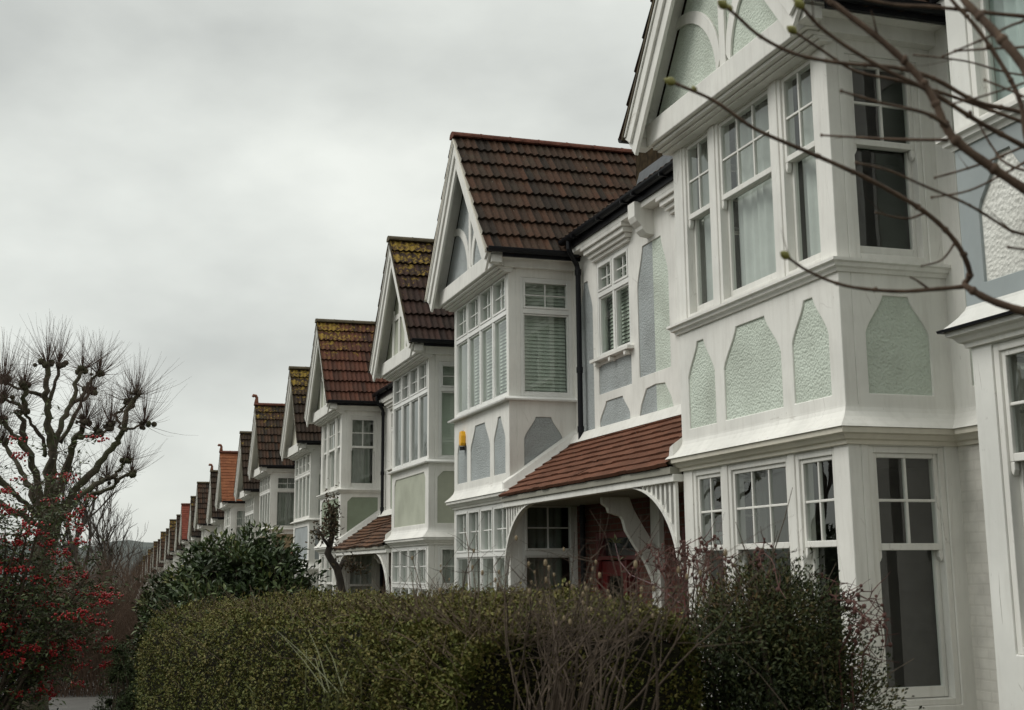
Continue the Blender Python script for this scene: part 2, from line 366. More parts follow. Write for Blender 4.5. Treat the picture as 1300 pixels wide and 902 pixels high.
def house(spec):
    s, yc, z0, lod = spec['s'], spec['y'], spec['z'], spec.get('lod', 0)
    near = lod == 0; bev = .005 if near else 0.0
    H = empty('bay_house', (XW, yc, z0+ZB), spec['label'], 'house', 'gabled bay houses of the terrace')
    def L(X, u, z): return (X-XW, s*u, z-ZB)
    def mb(): return MB(L)
    front = lambda a, z, d: (XF-d, a, z)
    def side(sg): return lambda a, z, d: (a, sg*(HB+d), z)
    wallf = lambda a, z, d: (XW-d, a, z)
    W = M[spec.get('wall', 'white')]; T = M[spec.get('trim', 'white')]; PN = PANEL[spec['panel']]
    FR = M[spec.get('frame', 'white')]; style = spec.get('style', 'sash')
    part = lambda m, name, mat, par=H, bevel=None: m.build(name, mat, par, bev if bevel is None else bevel)
    def boxf(m, fr, a0, a1, z0_, z1, d0, d1): m.box(a0, a1, z0_, z1, d0, d1, fr)

    # ---- windows -------------------------------------------------
    def sash_window(fr, a0, a1, zb, zm, zt, nx, dress, nz=2, mat=None, cover=1.0):
        mat = mat or FR; m = mb(); e = .05; g = .001
        for (p0, p1, q0, q1) in ((a0+g, a0+e, zb+g, zt-g), (a1-e, a1-g, zb+g, zt-g), (a0+e, a1-e, zt-e, zt-g), (a0+e, a1-e, zb+g, zb+e*.9)):
            boxf(m, fr, p0, p1, q0, q1, -.14, -.012)
        w = part(m, 'window', mat)
        m = mb(); b0, b1 = a0+e, a1-e; ft = .035                     # upper sash, nearly flush
        for (p0, p1, q0, q1) in ((b0, b0+ft, zm, zt-e), (b1-ft, b1, zm, zt-e), (b0+ft, b1-ft, zt-e-ft, zt-e), (b0+ft, b1-ft, zm, zm+.05)):
            boxf(m, fr, p0, p1, q0, q1, -.075, -.03)
        for k in range(1, nx):
            x = b0+ft+(b1-b0-2*ft)*k/nx; boxf(m, fr, x-.0105, x+.0105, zm+.05, zt-e-ft, -.068, -.036)
        for k in range(1, nz):
            z = zm+.05+(zt-e-ft-zm-.05)*k/nz; boxf(m, fr, b0+ft, b1-ft, z-.0105, z+.0105, -.066, -.038)
        for x in (b0, b1-ft):                                        # horns under the meeting rail
            m.slab(fr, [(x, zm), (x+ft, zm), (x+ft, zm-.05), (x+ft*.5, zm-.085), (x, zm-.05)], [], -.072, -.032)
        part(m, 'sash', mat, w)
        m = mb()
        for (p0, p1, q0, q1) in ((b0, b0+ft, zb+e, zm+.045), (b1-ft, b1, zb+e, zm+.045), (b0+ft, b1-ft, zb+e, zb+e+.075), (b0+ft, b1-ft, zm+.005, zm+.045)):
            boxf(m, fr, p0, p1, q0, q1, -.13, -.085)
        part(m, 'sash', mat, w)
        m = mb()
        for q0, q1, d in ((zm+.03, zt-e-.01, -.052), (zb+e+.03, zm+.02, -.107)):
            i = [m.pt(fr(a, z, d)) for a, z in ((b0+.01, q0), (b1-.01, q0), (b1-.01, q1), (b0+.01, q1))]; m.face(i)
        part(m, 'pane', M['glass'], w, 0)
        dressing(fr, w, b0, b1, zb+.02, zt-.02, dress)
        return w
    def casement(fr, a0, a1, zb, zm, zt, n, dress, bars=True, mat=None):
        mat = mat or FR; m = mb(); e = .045
        for (p0, p1, q0, q1) in ((a0+.001, a0+e, zb, zt), (a1-e, a1-.001, zb, zt), (a0+e, a1-e, zt-e, zt-.001), (a0+e, a1-e, zb+.001, zb+e)):
            boxf(m, fr, p0, p1, q0, q1, -.11, -.004)
        boxf(m, fr, a0+e, a1-e, zm-.035, zm+.035, -.109, -.002)
        wd = (a1-a0-2*e)
        for k in range(1, n):
            x = a0+e+wd*k/n; boxf(m, fr, x-.032, x+.032, zb+e, zm-.035, -.108, -.006); boxf(m, fr, x-.032, x+.032, zm+.035, zt-e, -.108, -.006)
        w = part(m, 'window', mat)
        m = mb(); gm = mb()
        for k in range(n):
            x0 = a0+e+wd*k/n+(.032 if k else 0); x1 = a0+e+wd*(k+1)/n-(.032 if k < n-1 else 0)
            for q0, q1, top in ((zb+e, zm-.035, 0), (zm+.035, zt-e, 1)):
                t = .03 if top else .022                                # opening frame of the light
                for (p0, p1, r0, r1) in ((x0+.001, x0+t, q0+.001, q1-.001), (x1-t, x1-.001, q0+.001, q1-.001), (x0+t, x1-t, q1-t, q1-.001), (x0+t, x1-t, q0+.001, q0+t)):
                    boxf(m, fr, p0, p1, r0, r1, -.08, .008 if top else -.02)
                if top and bars:
                    xm = (x0+x1)/2; zz = (q0+q1)/2
                    boxf(m, fr, xm-.009, xm+.009, q0+t, q1-t, -.062, -.03); boxf(m, fr, x0+t, x1-t, zz-.009, zz+.009, -.060, -.032)
                i = [gm.pt(fr(a, z, -.048)) for a, z in ((x0+.01, q0+.01), (x1-.01, q0+.01), (x1-.01, q1-.01), (x0+.01, q1-.01))]; gm.face(i)
        part(m, 'casement', mat, w); part(gm, 'pane', M['glass'], w, 0)
        dressing(fr, w, a0+e, a1-e, zb+.03, zt-.02, dress)
        return w
    def dressing(fr, w, a0, a1, zb, zt, kind):
        if not kind: return
        if kind == 'blind':
            m = mb(); z = zt-.05
            boxf(m, fr, a0, a1, zt-.05, zt, -.20, -.16)
            while z > zb+.03:
                m.hexa([fr(a0, z-.028, -.155), fr(a1, z-.028, -.155), fr(a0, z-.028, -.153), fr(a1, z-.028, -.153),
                        fr(a0, z+.024, -.180), fr(a1, z+.024, -.180), fr(a0, z+.024, -.178), fr(a1, z+.024, -.178)]); z -= .05
            part(m, 'blind', M['blind'], w, 0); return
        mat = {'net': 'curtain', 'drape': 'darkcurtain', 'aqua': 'paleblue', 'pair': 'curtain', 'shade': 'curtain'}[kind]
        m = mb(); spans = [(a0, a1)]
        if kind in ('drape', 'pair'): q = (a1-a0)*.30; spans = [(a0, a0+q), (a1-q, a1)]
        if kind == 'drape': spans = [(a0, a1-(a1-a0)*.12)]
        for x0, x1 in spans:
            n = max(8, int((x1-x0)/.022)); ph = rnd.uniform(0, 6)
            A = []; B = []
            for k in range(n+1):
                x = x0+(x1-x0)*k/n; d = -.20+.022*math.sin(k*1.15+ph)+.012*math.sin(k*.43+ph)
                A.append(m.pt(fr(x, zt, d*.98))); B.append(m.pt(fr(x, zb, d)))
            for k in range(n): m.face([A[k], A[k+1], B[k+1], B[k]])
        m.smooth = True
        part(m, 'curtain', M[mat], w, 0)

    # ---- bay front and sides --------------------------------------
    gd = spec.get('ground', (None, None)); fd = spec.get('first', (None, None))
    zhead0 = .86; zs = 2.27; zhead1 = 4.02
    if style == 'sash':
        gw = [(-1.21, -.62, 2), (-.52, .52, 3), (.62, 1.21, 2)]
    else:
        gw = [(-1.33, 1.33, 4)]
    fw_ = spec.get('fw', gw)
    holes = [rect(a0, a1, -1.0, zhead0) for a0, a1, _ in gw] + [rect(a0, a1, zs+.01, zhead1) for a0, a1, _ in fw_]
    pol = []
    if spec.get('panelstyle', 'arch') == 'arch':
        pol = [arch(-1.22, -.68, 1.25, 2.04, .13, 1.72), arch(-.50, .50, 1.25, 2.04, .50, 1.70), arch(.68, 1.22, 1.25, 2.04, .13, 1.72)]
    elif spec['panelstyle'] == 'flat':
        pol = [[(-1.18, 1.22), (1.18, 1.22), (1.18, 1.98), (1.08, 2.08), (-1.08, 2.08), (-1.18, 1.98)]]
    m = mb(); m.slab(front, rect(-HB, HB, -2.4, 4.04), holes+pol, -.11, 0)
    sidepol = arch(5.41, 5.97, 1.25, 2.0, .22, 1.70) if spec.get('panelstyle', 'arch') == 'arch' else [(5.36, 1.22), (6.06, 1.22), (6.06, 2.08), (5.46, 2.08), (5.36, 1.98)]
    sx0, sx1 = 5.37, (6.03 if style == 'sash' else 6.125)
    for sg in (1, -1):
        m.slab(side(sg), rect(XF+.11, XW+.1, -2.4, 4.16), [rect(sx0, sx1, -1.0, zhead0), rect(sx0, sx1, zs+.01, 3.93), sidepol], -.11, 0)
    part(m, 'bay', W, bevel=.008 if near else 0)
    for p in pol:
        m = mb(); m.slab(front, grow(p, .012), [], -.06, -.016); part(m, 'plaster_panel', PN, bevel=0)
    for sg in (1, -1):
        m = mb(); m.slab(side(sg), grow(sidepol, .012), [], -.06, -.016); part(m, 'plaster_panel', PN, bevel=0)
    if spec.get('trimpanel'):                 # blue-grey boards of the right-hand house
        m = mb(); m.slab(front, rect(-HB-.004, HB+.004, 1.13, 2.17), [grow(p, -.004) for p in pol], -.05, .006)
        for sg in (1, -1): m.slab(side(sg), rect(XF+.02, XW-.01, 1.13, 2.17), [sidepol], -.05, .006)
        part(m, 'boarding', M['bluetrim'])
    dres0 = spec.get('d0', None); dres1 = spec.get('d1', 'net'); dsf = spec.get('ds0', dres0); dss = spec.get('ds1', dres1)
    for a0, a1, n in gw:
        if style == 'sash': sash_window(front, a0, a1, -1.0, .13, zhead0, n, dres0)
        else: casement(front, a0, a1, -1.0, .18, zhead0, n, dres0)
    for a0, a1, n in fw_:
        if style == 'sash': sash_window(front, a0, a1, zs+.01, 3.24, zhead1, n, dres1)
        else: casement(front, a0, a1, zs+.01, 3.45, zhead1, n, dres1)
    for sg in (1, -1):
        if style == 'sash':
            sash_window(side(sg), sx0, sx1, -1.0, .10, zhead0, 2, dsf); sash_window(side(sg), sx0, sx1, zs+.01, 3.20, 3.93, 2, dss)
        else:
            casement(side(sg), sx0, sx1, -1.0, .18, zhead0, 1, dsf); casement(side(sg), sx0, sx1, zs+.01, 3.46, 3.93, 1, dss)
    # mouldings run round the bay: profile (out, z) mitred at the corners
    def run(name, prof, mat, back=True, smooth=False):
        m = mb(); pts = [((XW, 1)), ]
        path = [(XW+.02, HB, 0, 1), (XF, HB, -1, 1), (XF, -HB, -1, -1), (XW+.02, -HB, 0, -1)]
        if back: path = [(XW, UP_ if False else HB, 0, 1)]+path[1:3]+[(XW, -HB, -1, -1), (XW, UN, -1, 0)]
        rings = []
        for (X, u, dx, du) in path: rings.append([m.pt((X+dx*p, u+du*p, z)) for p, z in prof])
        n = len(prof)
        for r0, r1 in zip(rings, rings[1:]):
            for k in range(n): m.face([r0[k], r0[(k+1) % n], r1[(k+1) % n], r1[k]])
        m.face(rings[0]); m.face(rings[-1][::-1])
        return part(m, name, mat, bevel=0)
    cm = M['lead'] if spec.get('leadtop') else T
    run('cornice', [(-.02, .865), (.025, .868), (.03, .895), (.055, .905), (.075, .935), (.105, .945), (.11, .985), (-.02, .985)], M[spec.get('cornice', 'white')])
    flare = [(-.02, .987), (.125, .987)]+[(.125-.125*math.sin(PI/2*t), .992+.17*t) for t in (.1, .25, .45, .7, .9, 1)]+[(-.02, 1.165)]
    run('flared_skirt', flare, M['peeling'] if spec.get('trimpanel') else M['white'])
    if spec.get('leadtop'): run('lead_flashing', [(-.01, .982), (.14, .975), (.145, .992), (-.01, 1.0)], M['gutter'])
    if style == 'sash':
        run('sill_moulding', [(-.02, 2.165), (.02, 2.165), (.03, 2.19), (.055, 2.20), (.06, 2.225), (.085, 2.235), (.085, 2.258), (.02, 2.272), (-.02, 2.272)], M['white'], back=False)
    else:
        run('sill', [(-.02, 2.215), (.085, 2.215), (.09, 2.235), (.02, 2.272), (-.02, 2.272)], FR, back=False)

    # ---- gable ------------------------------------------------------
    ZR, ZE, UE = 6.36, 4.22, 1.68                    # ridge, eaves, eaves half width
    XG0, XT = 4.84, 5.08                             # bargeboard plane, tympanum plane
    k = (ZR-ZE)/UE
    tymf = lambda a, z, d: (XT-d, a, z)
    m = mb(); m.slab(tymf, [(-1.52, 4.26), (1.52, 4.26), (0, 4.26+1.52*k-.02)], [], -.08, 0)
    part(m, 'gable_wall', PANEL[spec.get('gable', spec['panel'])], bevel=0)
    m = mb()
    gs = spec.get('gablestyle', 'curved')
    if gs == 'curved':
        m.slab(tymf, [(-.055, 4.30), (.055, 4.30), (.055, 6.1), (-.055, 6.1)], [], .001, .03)
        for q in (1, -1):
            inner = []; outer = []
            for i in range(13):
                t = i/12; a = t*PI/2
                inner.append((q*(.056+.84*(1-math.cos(a))), 4.42+.74*math.sin(a)))
                outer.append((q*(.135+.80*(1-math.cos(a))), 4.30+.76*math.sin(a)))
            m.slab(tymf, inner+outer[::-1], [], .0015, .026)
    elif gs == 'posts':
        for x in (-.75, -.25, .25, .75): m.slab(tymf, [(x-.05, 4.3), (x+.05, 4.3), (x+.05, 4.26+(1.5-abs(x)-.02)*k), (x-.05, 4.26+(1.5-abs(x)-.02)*k)], [], .001, .03)
        m.slab(tymf, rect(-.86, .86, 4.98, 5.08), [], .0015, .028)
    else:
        m.slab(tymf, rect(-.05, .05, 4.3, 6.0), [], .001, .03)
    part(m, 'gable_timber', T)
    # tie beam with moulded soffit
    m = mb(); m.box(4.97, XT+.03, -1.50, 1.50, 4.055, 4.285)
    part(m, 'tie_beam', T, bevel=.01 if near else 0)
    m = mb()
    for x0, x1, za, zb in ((5.02, XF+.05, 4.022, 4.053), (5.07, XF+.05, 3.995+.004, 4.02), (5.12, XF+.03, 4.0-.02, 3.998)):
        m.box(x0, x1, -1.46, 1.46, za, zb)
    part(m, 'soffit_moulding', M['white'], bevel=.004 if near else 0)
    # eaves return under the roof edge
    for sg in (1, -1):
        m = mb()
        m.hexa([(4.90, sg*1.50, 4.16), (XW, sg*1.50, 4.16), (4.90, sg*1.62, 4.16), (XW, sg*1.62, 4.16),
                (4.90, sg*1.50, 4.20+.18*k-.06), (XW, sg*1.50, 4.20+.18*k-.06), (4.90, sg*1.62, 4.20), (XW, sg*1.62, 4.20)])
        m.box(4.885, 5.03, min(sg*1.52, sg*1.66), max(sg*1.52, sg*1.66), 4.06, 4.158)
        m.box(5.112, XW, min(sg*1.38, sg*1.499), max(sg*1.38, sg*1.499), 4.045, 4.20)
        part(m, 'eaves_soffit', T, bevel=0)
    # bargeboards: two stepped boards each side
    bgf = lambda a, z, d: (XG0-d, a, z)
    for sg in (1, -1):
        m = mb(); n_ = math.hypot(1, k); ux, uz = 1/n_, -k/n_       # down-slope unit (per side)
        nx_, nz_ = -k/n_, -1/n_                                      # perpendicular, inward/down
        def q(t, w): return (sg*(ux*t+nx_*w), ZR-.01+uz*t+nz_*w)
        Ls = UE*n_
        foot = 4.08
        def outl(w0, w1, ext):
            a = q(0, w0); b = q(Ls+.02, w0); c = q(Ls+ext, w1)
            top = (0, ZR-.01+ (w1)*nz_*1.0 - (abs(nx_)*w1)*k) 
            return [(0, ZR-.01-w0*n_), b, c, (0, ZR-.01-w1*n_)]
        m.slab(bgf, outl(.0, .30, .08), [], -.035, 0)
        m.slab(bgf, outl(.0, .17, .0), [], .0005, .028)
        m.slab(bgf, outl(.0, .055, -.02), [], .029, .045)
        part(m, 'bargeboard', T, bevel=.005 if near else 0)
        m = mb()                                                    # boarded soffit between bargeboard and gable
        p = [q(0.15, .035), q(Ls-.02, .035), q(Ls-.02, .05), q(0.15, .05)]
        m.slab(lambda a, z, d: (XT+.0-d, a, z), p, [], 0, XT-XG0-.036)
        part(m, 'soffit', T, bevel=0)
        # purlin end block
    # ---- roofs --------------------------------------------------------
    RM = ROOF[spec['roof']]; small = spec.get('smalltiles', False)
    ncr = spec.get('courses', 8 if not small else 17); LR = 8.9-4.80; LP = spec.get('lichen', 0)
    def lich(r, x):
        return LP*1.05*max(0, 1-r*1.7)**.6*max(0, 1-x*2.0)**.6*.86+ .02
    for sg in (1, -1):
        m = mb(); n_ = math.hypot(1, k)
        tile_sheet(m, (4.79, 0, ZR+.015), (1, 0, 0), (0, sg/n_, -k/n_), (0, sg*k/n_, 1/n_), LR, UE*n_+.05, ncr, .105 if not small else .17,
                   .033 if not small else 0, .034 if not small else .014, lich, cols_per=(6 if near else (4 if lod == 1 else 2)) if not small else 2, smooth_tile=small)
        r = part(m, 'roof', RM, bevel=0)
        m = mb()                                                    # verge undercloak
        i0 = [(4.785, 0, ZR-.05), (4.86, 0, ZR-.05), (4.785, sg*UE, ZE-.05), (4.86, sg*UE, ZE-.05), (4.785, 0, ZR+.0), (4.86, 0, ZR+.0), (4.785, sg*UE, ZE+.0), (4.86, sg*UE, ZE+.0)]
        m.hexa(i0); part(m, 'verge', M['cream'] if spec.get('paleverge') else M['ridge_brown'], bevel=0)
    m = mb(); x = 4.77; ridge = spec.get('ridge', 'ridge_brown')
    while x < 8.8:                                                  # half-round ridge tiles
        prof = [(.12*math.cos(t), -.035+.085*math.sin(t)) for t in [PI*j/8 for j in range(9)]]
        a, b = x, min(x+.445, 8.9)
        m.sweep(prof+[(-.10, -.05), (.10, -.05)], lambda p, q_, a=a: (a, p, ZR+.03+q_), lambda p, q_, b=b: (b, p*.97, ZR+.03+q_))
        m.sweep([(p*1.06, q_*1.1) for p, q_ in prof], lambda p, q_, b=b: (b-.005, p, ZR+.03+q_), lambda p, q_, b=b: (b+.02, p, ZR+.03+q_))
        x += .46
    rt_ = part(m, 'ridge_tiles', M[ridge], bevel=0)
    # main roof over the rest of the house
    ZM = 4.44; pm = .66; XR = 8.95
    m = mb(); sl = math.hypot(1, pm); Lm = UP_-UN
    tile_sheet(m, (XR, UN, ZM+(XR-5.95)*pm), (0, 1, 0), (-1/sl, 0, -pm/sl), (-pm/sl, 0, 1/sl), Lm, (XR-5.93)*sl, 10, .15, .02, .026, None, cols_per=3 if near else 1)
    m.face([m.pt((XR, UN, ZM+(XR-5.95)*pm)), m.pt((XR, UP_, ZM+(XR-5.95)*pm)), m.pt((12.2, UP_, 4.3)), m.pt((12.2, UN, 4.3))], .4, 0)
    part(m, 'roof', RM, bevel=0)
    if spec.get('finial'):
        m = mb(); c = (4.84, 0, ZR+.08)
        m.tube([(4.84, 0, ZR), (4.84, 0, ZR+.16), (4.85, 0, ZR+.24), (4.81, 0, ZR+.31), (4.74, 0, ZR+.32), (4.71, 0, ZR+.27)], [.09, .06, .05, .055, .055, .04], 8)
        m.smooth = True; part(m, 'finial', M['terracotta'], bevel=0)
    # gutters and downpipe
    def gut(m, p0, p1, r=.062):
        p0, p1 = Vector(p0), Vector(p1); d = (p1-p0).normalized(); sd = Vector((0, 0, 1)).cross(d)
        prof = [(r*math.cos(t), r*math.sin(t)) for t in [PI+PI*j/8 for j in range(9)]]+[(r*.86*math.cos(t), r*.86*math.sin(t)+.004) for t in [2*PI-PI*j/8 for j in range(9)]]
        m.sweep(prof, lambda a, b: p0+sd*a+Vector((0, 0, b)), lambda a, b: p1+sd*a+Vector((0, 0, b)))
    m = mb()
    for sg in (1, -1):
        m = mb(); gut(m, (4.80, sg*1.755, 4.235), (6.10, sg*1.755, 4.235)); m.box(5.04, XW, sg*1.69-.03, sg*1.69+.01, 4.135, 4.24); part(m, 'gutter', M['gutter'], bevel=0)
    x1 = UP_-.002; m = mb()
    gut(m, (5.90, 1.66, 4.40), (5.90, x1, 4.40)); m.box(5.955, 5.985, 1.66, x1, 4.27, 4.43)
    for q_ in (2.2, 3.1, 3.9): m.box(5.83, 5.97, q_-.012, q_+.012, 4.325, 4.36)
    part(m, 'gutter', M['gutter'], bevel=0)
    m = mb(); gut(m, (5.90, UN, 4.40), (5.90, -1.72, 4.40)); m.box(5.955, 5.985, UN, -1.72, 4.27, 4.43); part(m, 'gutter', M['gutter'], bevel=0)
    m = mb(); pu = 1.80
    m.tube([(5.90, 1.92, 4.36), (5.90, 1.92, 4.24), (5.93, 1.90, 4.19), (6.06, pu, 4.05), (6.075, pu, 3.98), (6.075, pu, 1.5), (6.075, pu, -2.3)], .036, 10)
    for z in (3.95, 2.6, 1.8, .6): m.tube([(6.075, pu, z-.04), (6.075, pu, z+.04)], .046, 10)
    m.smooth = False
    part(m, 'downpipe', M[spec.get('pipe', 'gutter')], bevel=0)
    # ---- main wall beside the bay ------------------------------------
    win = rect(2.29, 3.39, 2.67, 3.96)
    tall = arch(3.62, UP_+.45, 2.24, 3.83, .55, 3.35); tall = [(min(a, UP_+.0), z) for a, z in tall]
    tall = [p for i, p in enumerate(tall) if i == 0 or p != tall[i-1]]
    mains = [rect(2.30, 3.38, 2.20, 2.58), arch(1.63, 2.12, 1.72, 3.80, .16, 3.4), arch(2.30, 3.30, 1.70, 2.09, .55, 1.85)] if spec.get('panelstyle', 'arch') == 'arch' else [rect(2.30, 3.38, 1.75, 2.55)]
    lowp = [(3.56, 1.72), (UP_, 1.72), (UP_, 2.10), (3.86, 2.08), (3.64, 1.9)]
    m = mb(); edge = []
    out = [(1.28, 1.12), (UP_, 1.12), (UP_, 4.28), (1.28, 4.28)]
    # the party panels reach the party line, so they are notches of the outline
    if spec.get('panelstyle', 'arch') == 'arch':
        nt_ = [p for p in tall if p[0] < UP_-1e-6]
        zt_ = 3.83
        out = [(1.28, 1.12), (UP_, 1.12), (UP_, 1.72), (3.56, 1.72), (3.64, 1.9), (3.80, 2.08), (UP_, 2.10), (UP_, 2.24), (3.62, 2.24)]
        arcs = [(3.62+(.18)*(t*t*(3-2*t)*.6+t*.4), 3.35+.48*t) for t in [j/7 for j in range(8)]]
        out += arcs+[(UP_, 3.83), (UP_, 4.28), (1.28, 4.28)]
        party = [[(3.61, 2.23), (UP_, 2.23), (UP_, 3.84)]+[(a-.012, z+.01) for a, z in arcs[::-1]], [(3.54, 1.71), (UP_, 1.71), (UP_, 2.115), (3.79, 2.09), (3.62, 1.9)]]
    else: party = []
    m.slab(wallf, out, [win]+mains, -.15, 0)
    part(m, 'wall', W); m = mb()
    m.slab(wallf, rect(UN, -1.28, 1.12, 4.28), [rect(UN+.05, -1.62, 1.3, 2.1), rect(UN+.05, -1.62, 2.3, 3.95)], -.15, 0)
    part(m, 'wall', W)
    for p in mains+party+[rect(UN+.05, -1.62, 1.3, 2.1), rect(UN+.05, -1.62, 2.3, 3.95)]:
        m = mb(); m.slab(wallf, grow(p, .0) if p in party else grow(p, .012), [], -.06, -.016); part(m, 'plaster_panel', PN, bevel=0)
    m = mb(); m.slab(wallf, rect(UN, -1.28, -2.4, 1.119), [], -.15, 0); part(m, 'wall', M['bwhite'] if spec.get('wall') != 'brick' else M['brick'], bevel=0)
    casement(wallf, 2.29, 3.39, 2.67, 3.52, 3.96, 2, spec.get('dsm', 'blind' if style != 'sash' else 'net'))
    m = mb(); m.box(XW-.09, XW+.0, 2.20, 3.48, 2.625, 2.665)
    for u in (2.34, 2.84, 3.34): m.tube([(XW-.075, u, 2.595), (XW+.01, u, 2.595)], .034, 8)
    part(m, 'sill', T, bevel=0)
    m = mb()
    for d, za, zb, e in ((.045, 3.985, 4.03, .0), (.085, 4.032, 4.085, .04), (.13, 4.087, 4.15, .08), (.165, 4.152, 4.20, .11)):
        m.box(XW-d, XW+.01, 2.24-e, 3.44+e, za, zb)
    part(m, 'hood_moulding', T)
    for a_, b_ in ((1.64, UP_), (UN, -1.64)):
        m = mb(); m.box(5.985, XW+.005, a_, b_, 4.20, 4.285); part(m, 'eaves_soffit', T)
    if s > 0:                                                     # corbel and porch bracket on the party line
        m = mb(); m.slab(lambda a, z, d: (a, UP_+d, z), [(XW+.02, 3.88), (6.05, 3.90), (6.00, 3.95), (5.99, 3.99), (5.93, 4.04), (5.90, 4.10), (5.90, 4.28), (XW+.02, 4.28)], [], -.10, .10)
        part(m, 'corbel', T)
    if spec.get('parapet'):
        m = mb(); m.box(6.06, 6.28, 1.60, UP_+.20, 4.40, 4.97); m.box(6.03, 6.31, 1.58, UP_+.23, 4.971, 5.02)
        part(m, 'parapet', M['mossy'], bevel=.02)
        m = mb(); m.hexa([(5.97, 1.62, 4.46), (6.05, 1.62, 4.44), (5.97, UP_+.02, 4.46), (6.05, UP_+.02, 4.44), (6.035, 1.62, 4.68), (6.055, 1.62, 4.68), (6.035, UP_+.02, 4.68), (6.055, UP_+.02, 4.68)])
        part(m, 'lead_flashing', M['lead'], bevel=0)
    # ---- porch ---------------------------------------------------------
    pt = spec.get('porch', 'porchred'); old = pt == 'porchold'
    m = mb(); pa, pb = Vector((XW, 0, 1.68)), Vector((5.06, 0, .935)); dn = (pb-pa); S = dn.length; dn.normalize()
    nm = Vector((dn.z, 0, -dn.x)); nm = nm if nm.z > 0 else -nm
    tile_sheet(m, (XW, 1.43, 1.68), (0, 1, 0), dn, nm, UP_-1.43, S, 9 if not old else 10, .24, 0, .022 if not old else .032, (lambda r, x: .05) if old else None, cols_per=5, smooth_tile=True, sag=.03 if old else 0)
    part(m, 'porch_roof', ROOF[pt], bevel=0)
    m = mb()                                                         # cement fillet up the side of the bay and along the wall
    m.hexa([(5.10, 1.395, .97), (6.15, 1.395, 1.70), (5.10, 1.50, .97), (6.15, 1.50, 1.70), (5.10, 1.395, 1.12), (6.15, 1.395, 1.85), (5.10, 1.46, 1.10), (6.15, 1.46, 1.80)])
    m.hexa([(6.02, 1.46, 1.63), (6.16, 1.46, 1.63), (6.02, UP_, 1.63), (6.16, UP_, 1.63), (6.10, 1.46, 1.76), (6.16, 1.46, 1.78), (6.10, UP_, 1.76), (6.16, UP_, 1.78)])
    part(m, 'cement_fillet', M['white'], bevel=0)
    m = mb(); m.box(5.10, 5.21, 1.405, UP_, .775, .845); part(m, 'porch_beam', T)
    m = mb(); m.box(5.075, 5.20, 1.42, UP_, .846, .915); part(m, 'porch_fascia', M['greywood'])
    m = mb(); m.hexa([(5.20, 1.41, .80), (XW, 1.41, .80), (5.20, UP_, .80), (XW, UP_, .80), (5.20, 1.41, .82), (XW, 1.41, .82), (5.20, UP_, .82), (XW, UP_, .82)]); part(m, 'porch_ceiling', M['greywood'], bevel=0)
    prf = lambda a, z, d: (5.15-d, a, z)
    inner = []; outer = []
    for i in range(15):
        t = i/14*PI/2
        outer.append((1.45+1.15*(1-math.cos(t)), .775-.70*(1-math.sin(t))-.0))
        inner.append((1.405+1.10*(1-math.cos(t)) if i else 1.405, .775-.86*(1-math.sin(t))+(.0)))
    lo = [(1.405, -.10)]+[(1.405+1.18*(1-math.cos(t)), -.10+.875*math.sin(t)) for t in [j/14*PI/2 for j in range(1, 15)]]
    hi = [(1.405, .02)]+[(1.405+1.08*(1-math.cos(t)), .02+.755*math.sin(t)) for t in [j/14*PI/2 for j in range(1, 15)]]
    m = mb(); m.slab(prf, lo+hi[::-1], [], -.032, .032); part(m, 'brace', T)
    m = mb(); u = 1.44
    while u < 2.4:
        c = max(0, min(1, 1-(u-1.405)/1.08)); t = math.acos(c); zlow = .02+.755*math.sin(t)
        if zlow < .75 and lod < 2:
            m = mb(); m.box(5.135, 5.165, u, u+.045, zlow-.02, .776); part(m, 'slat', T, bevel=0)
        u += .105
    if s > 0:
        bk = lambda a, z, d: (a, UP_+d, z)
        sc = [(5.44, .775), (5.44, .70), (5.50, .66), (5.52, .60), (5.60, .575), (5.66, .56), (5.69, .52), (5.72, .40), (5.83, .22), (5.95, .05), (6.04, -.15), (6.08, -.40), (6.16, -.40), (6.16, .04), (6.05, .26), (5.92, .47), (5.82, .64), (5.77, .775)]
        m = mb(); m.slab(bk, sc, [], -.04, .04); part(m, 'bracket', T)
        m = mb(); m.box(6.09, XW+.05, UP_-.12, UP_+.12, -2.4, .799); part(m, 'pier', T)
    m = mb(); m.slab(wallf, rect(1.30, UP_, -2.4, 1.119), [rect(2.10, 3.45, -1.75, .42)], -.12, 0); part(m, 'wall', M['brick'], bevel=0)
    dmat = M[spec.get('door', 'door_red')]
    m = mb()
    for (p0, p1, q0, q1) in ((2.101, 2.17, -1.75, .42), (3.38, 3.449, -1.75, .42), (2.17, 3.38, .35, .419), (2.17, 3.38, .08, .13), (3.05, 3.10, -1.75, .08)): boxf(m, wallf, p0, p1, q0, q1, -.10, .015)
    boxf(m, wallf, 2.18, 3.04, -1.75, -.75, -.08, -.04); boxf(m, wallf, 2.18, 2.34, -.75, .07, -.08, -.04); boxf(m, wallf, 2.86, 3.04, -.75, .07, -.08, -.04); boxf(m, wallf, 2.34, 2.86, -.12, .07, -.08, -.04)
    boxf(m, wallf, 2.45, 2.78, -1.6, -.9, -.04, -.025)
    d = part(m, 'door', dmat)
    m = mb()
    for a0, a1, q0, q1 in ((2.33, 2.87, -.76, -.11), (3.10, 3.38, -1.7, .08), (2.17, 3.38, .13, .35)):
        m.face([m.pt(wallf(a, z, -.06)) for a, z in ((a0, q0), (a1, q0), (a1, q1), (a0, q1))])
    part(m, 'pane', M['glass'], d, 0)
    m = mb(); m.tube([wallf(2.28, -.72, -.04), wallf(2.28, -.72, .03)], .022, 8); part(m, 'handle', M['metal'], d, 0)
    # ---- shell behind: rooms -----------------------------------------------
    m = mb(); m.box(12.0, 12.15, UN, UP_, -2.4, 4.35); part(m, 'wall', M['brick'], bevel=0)
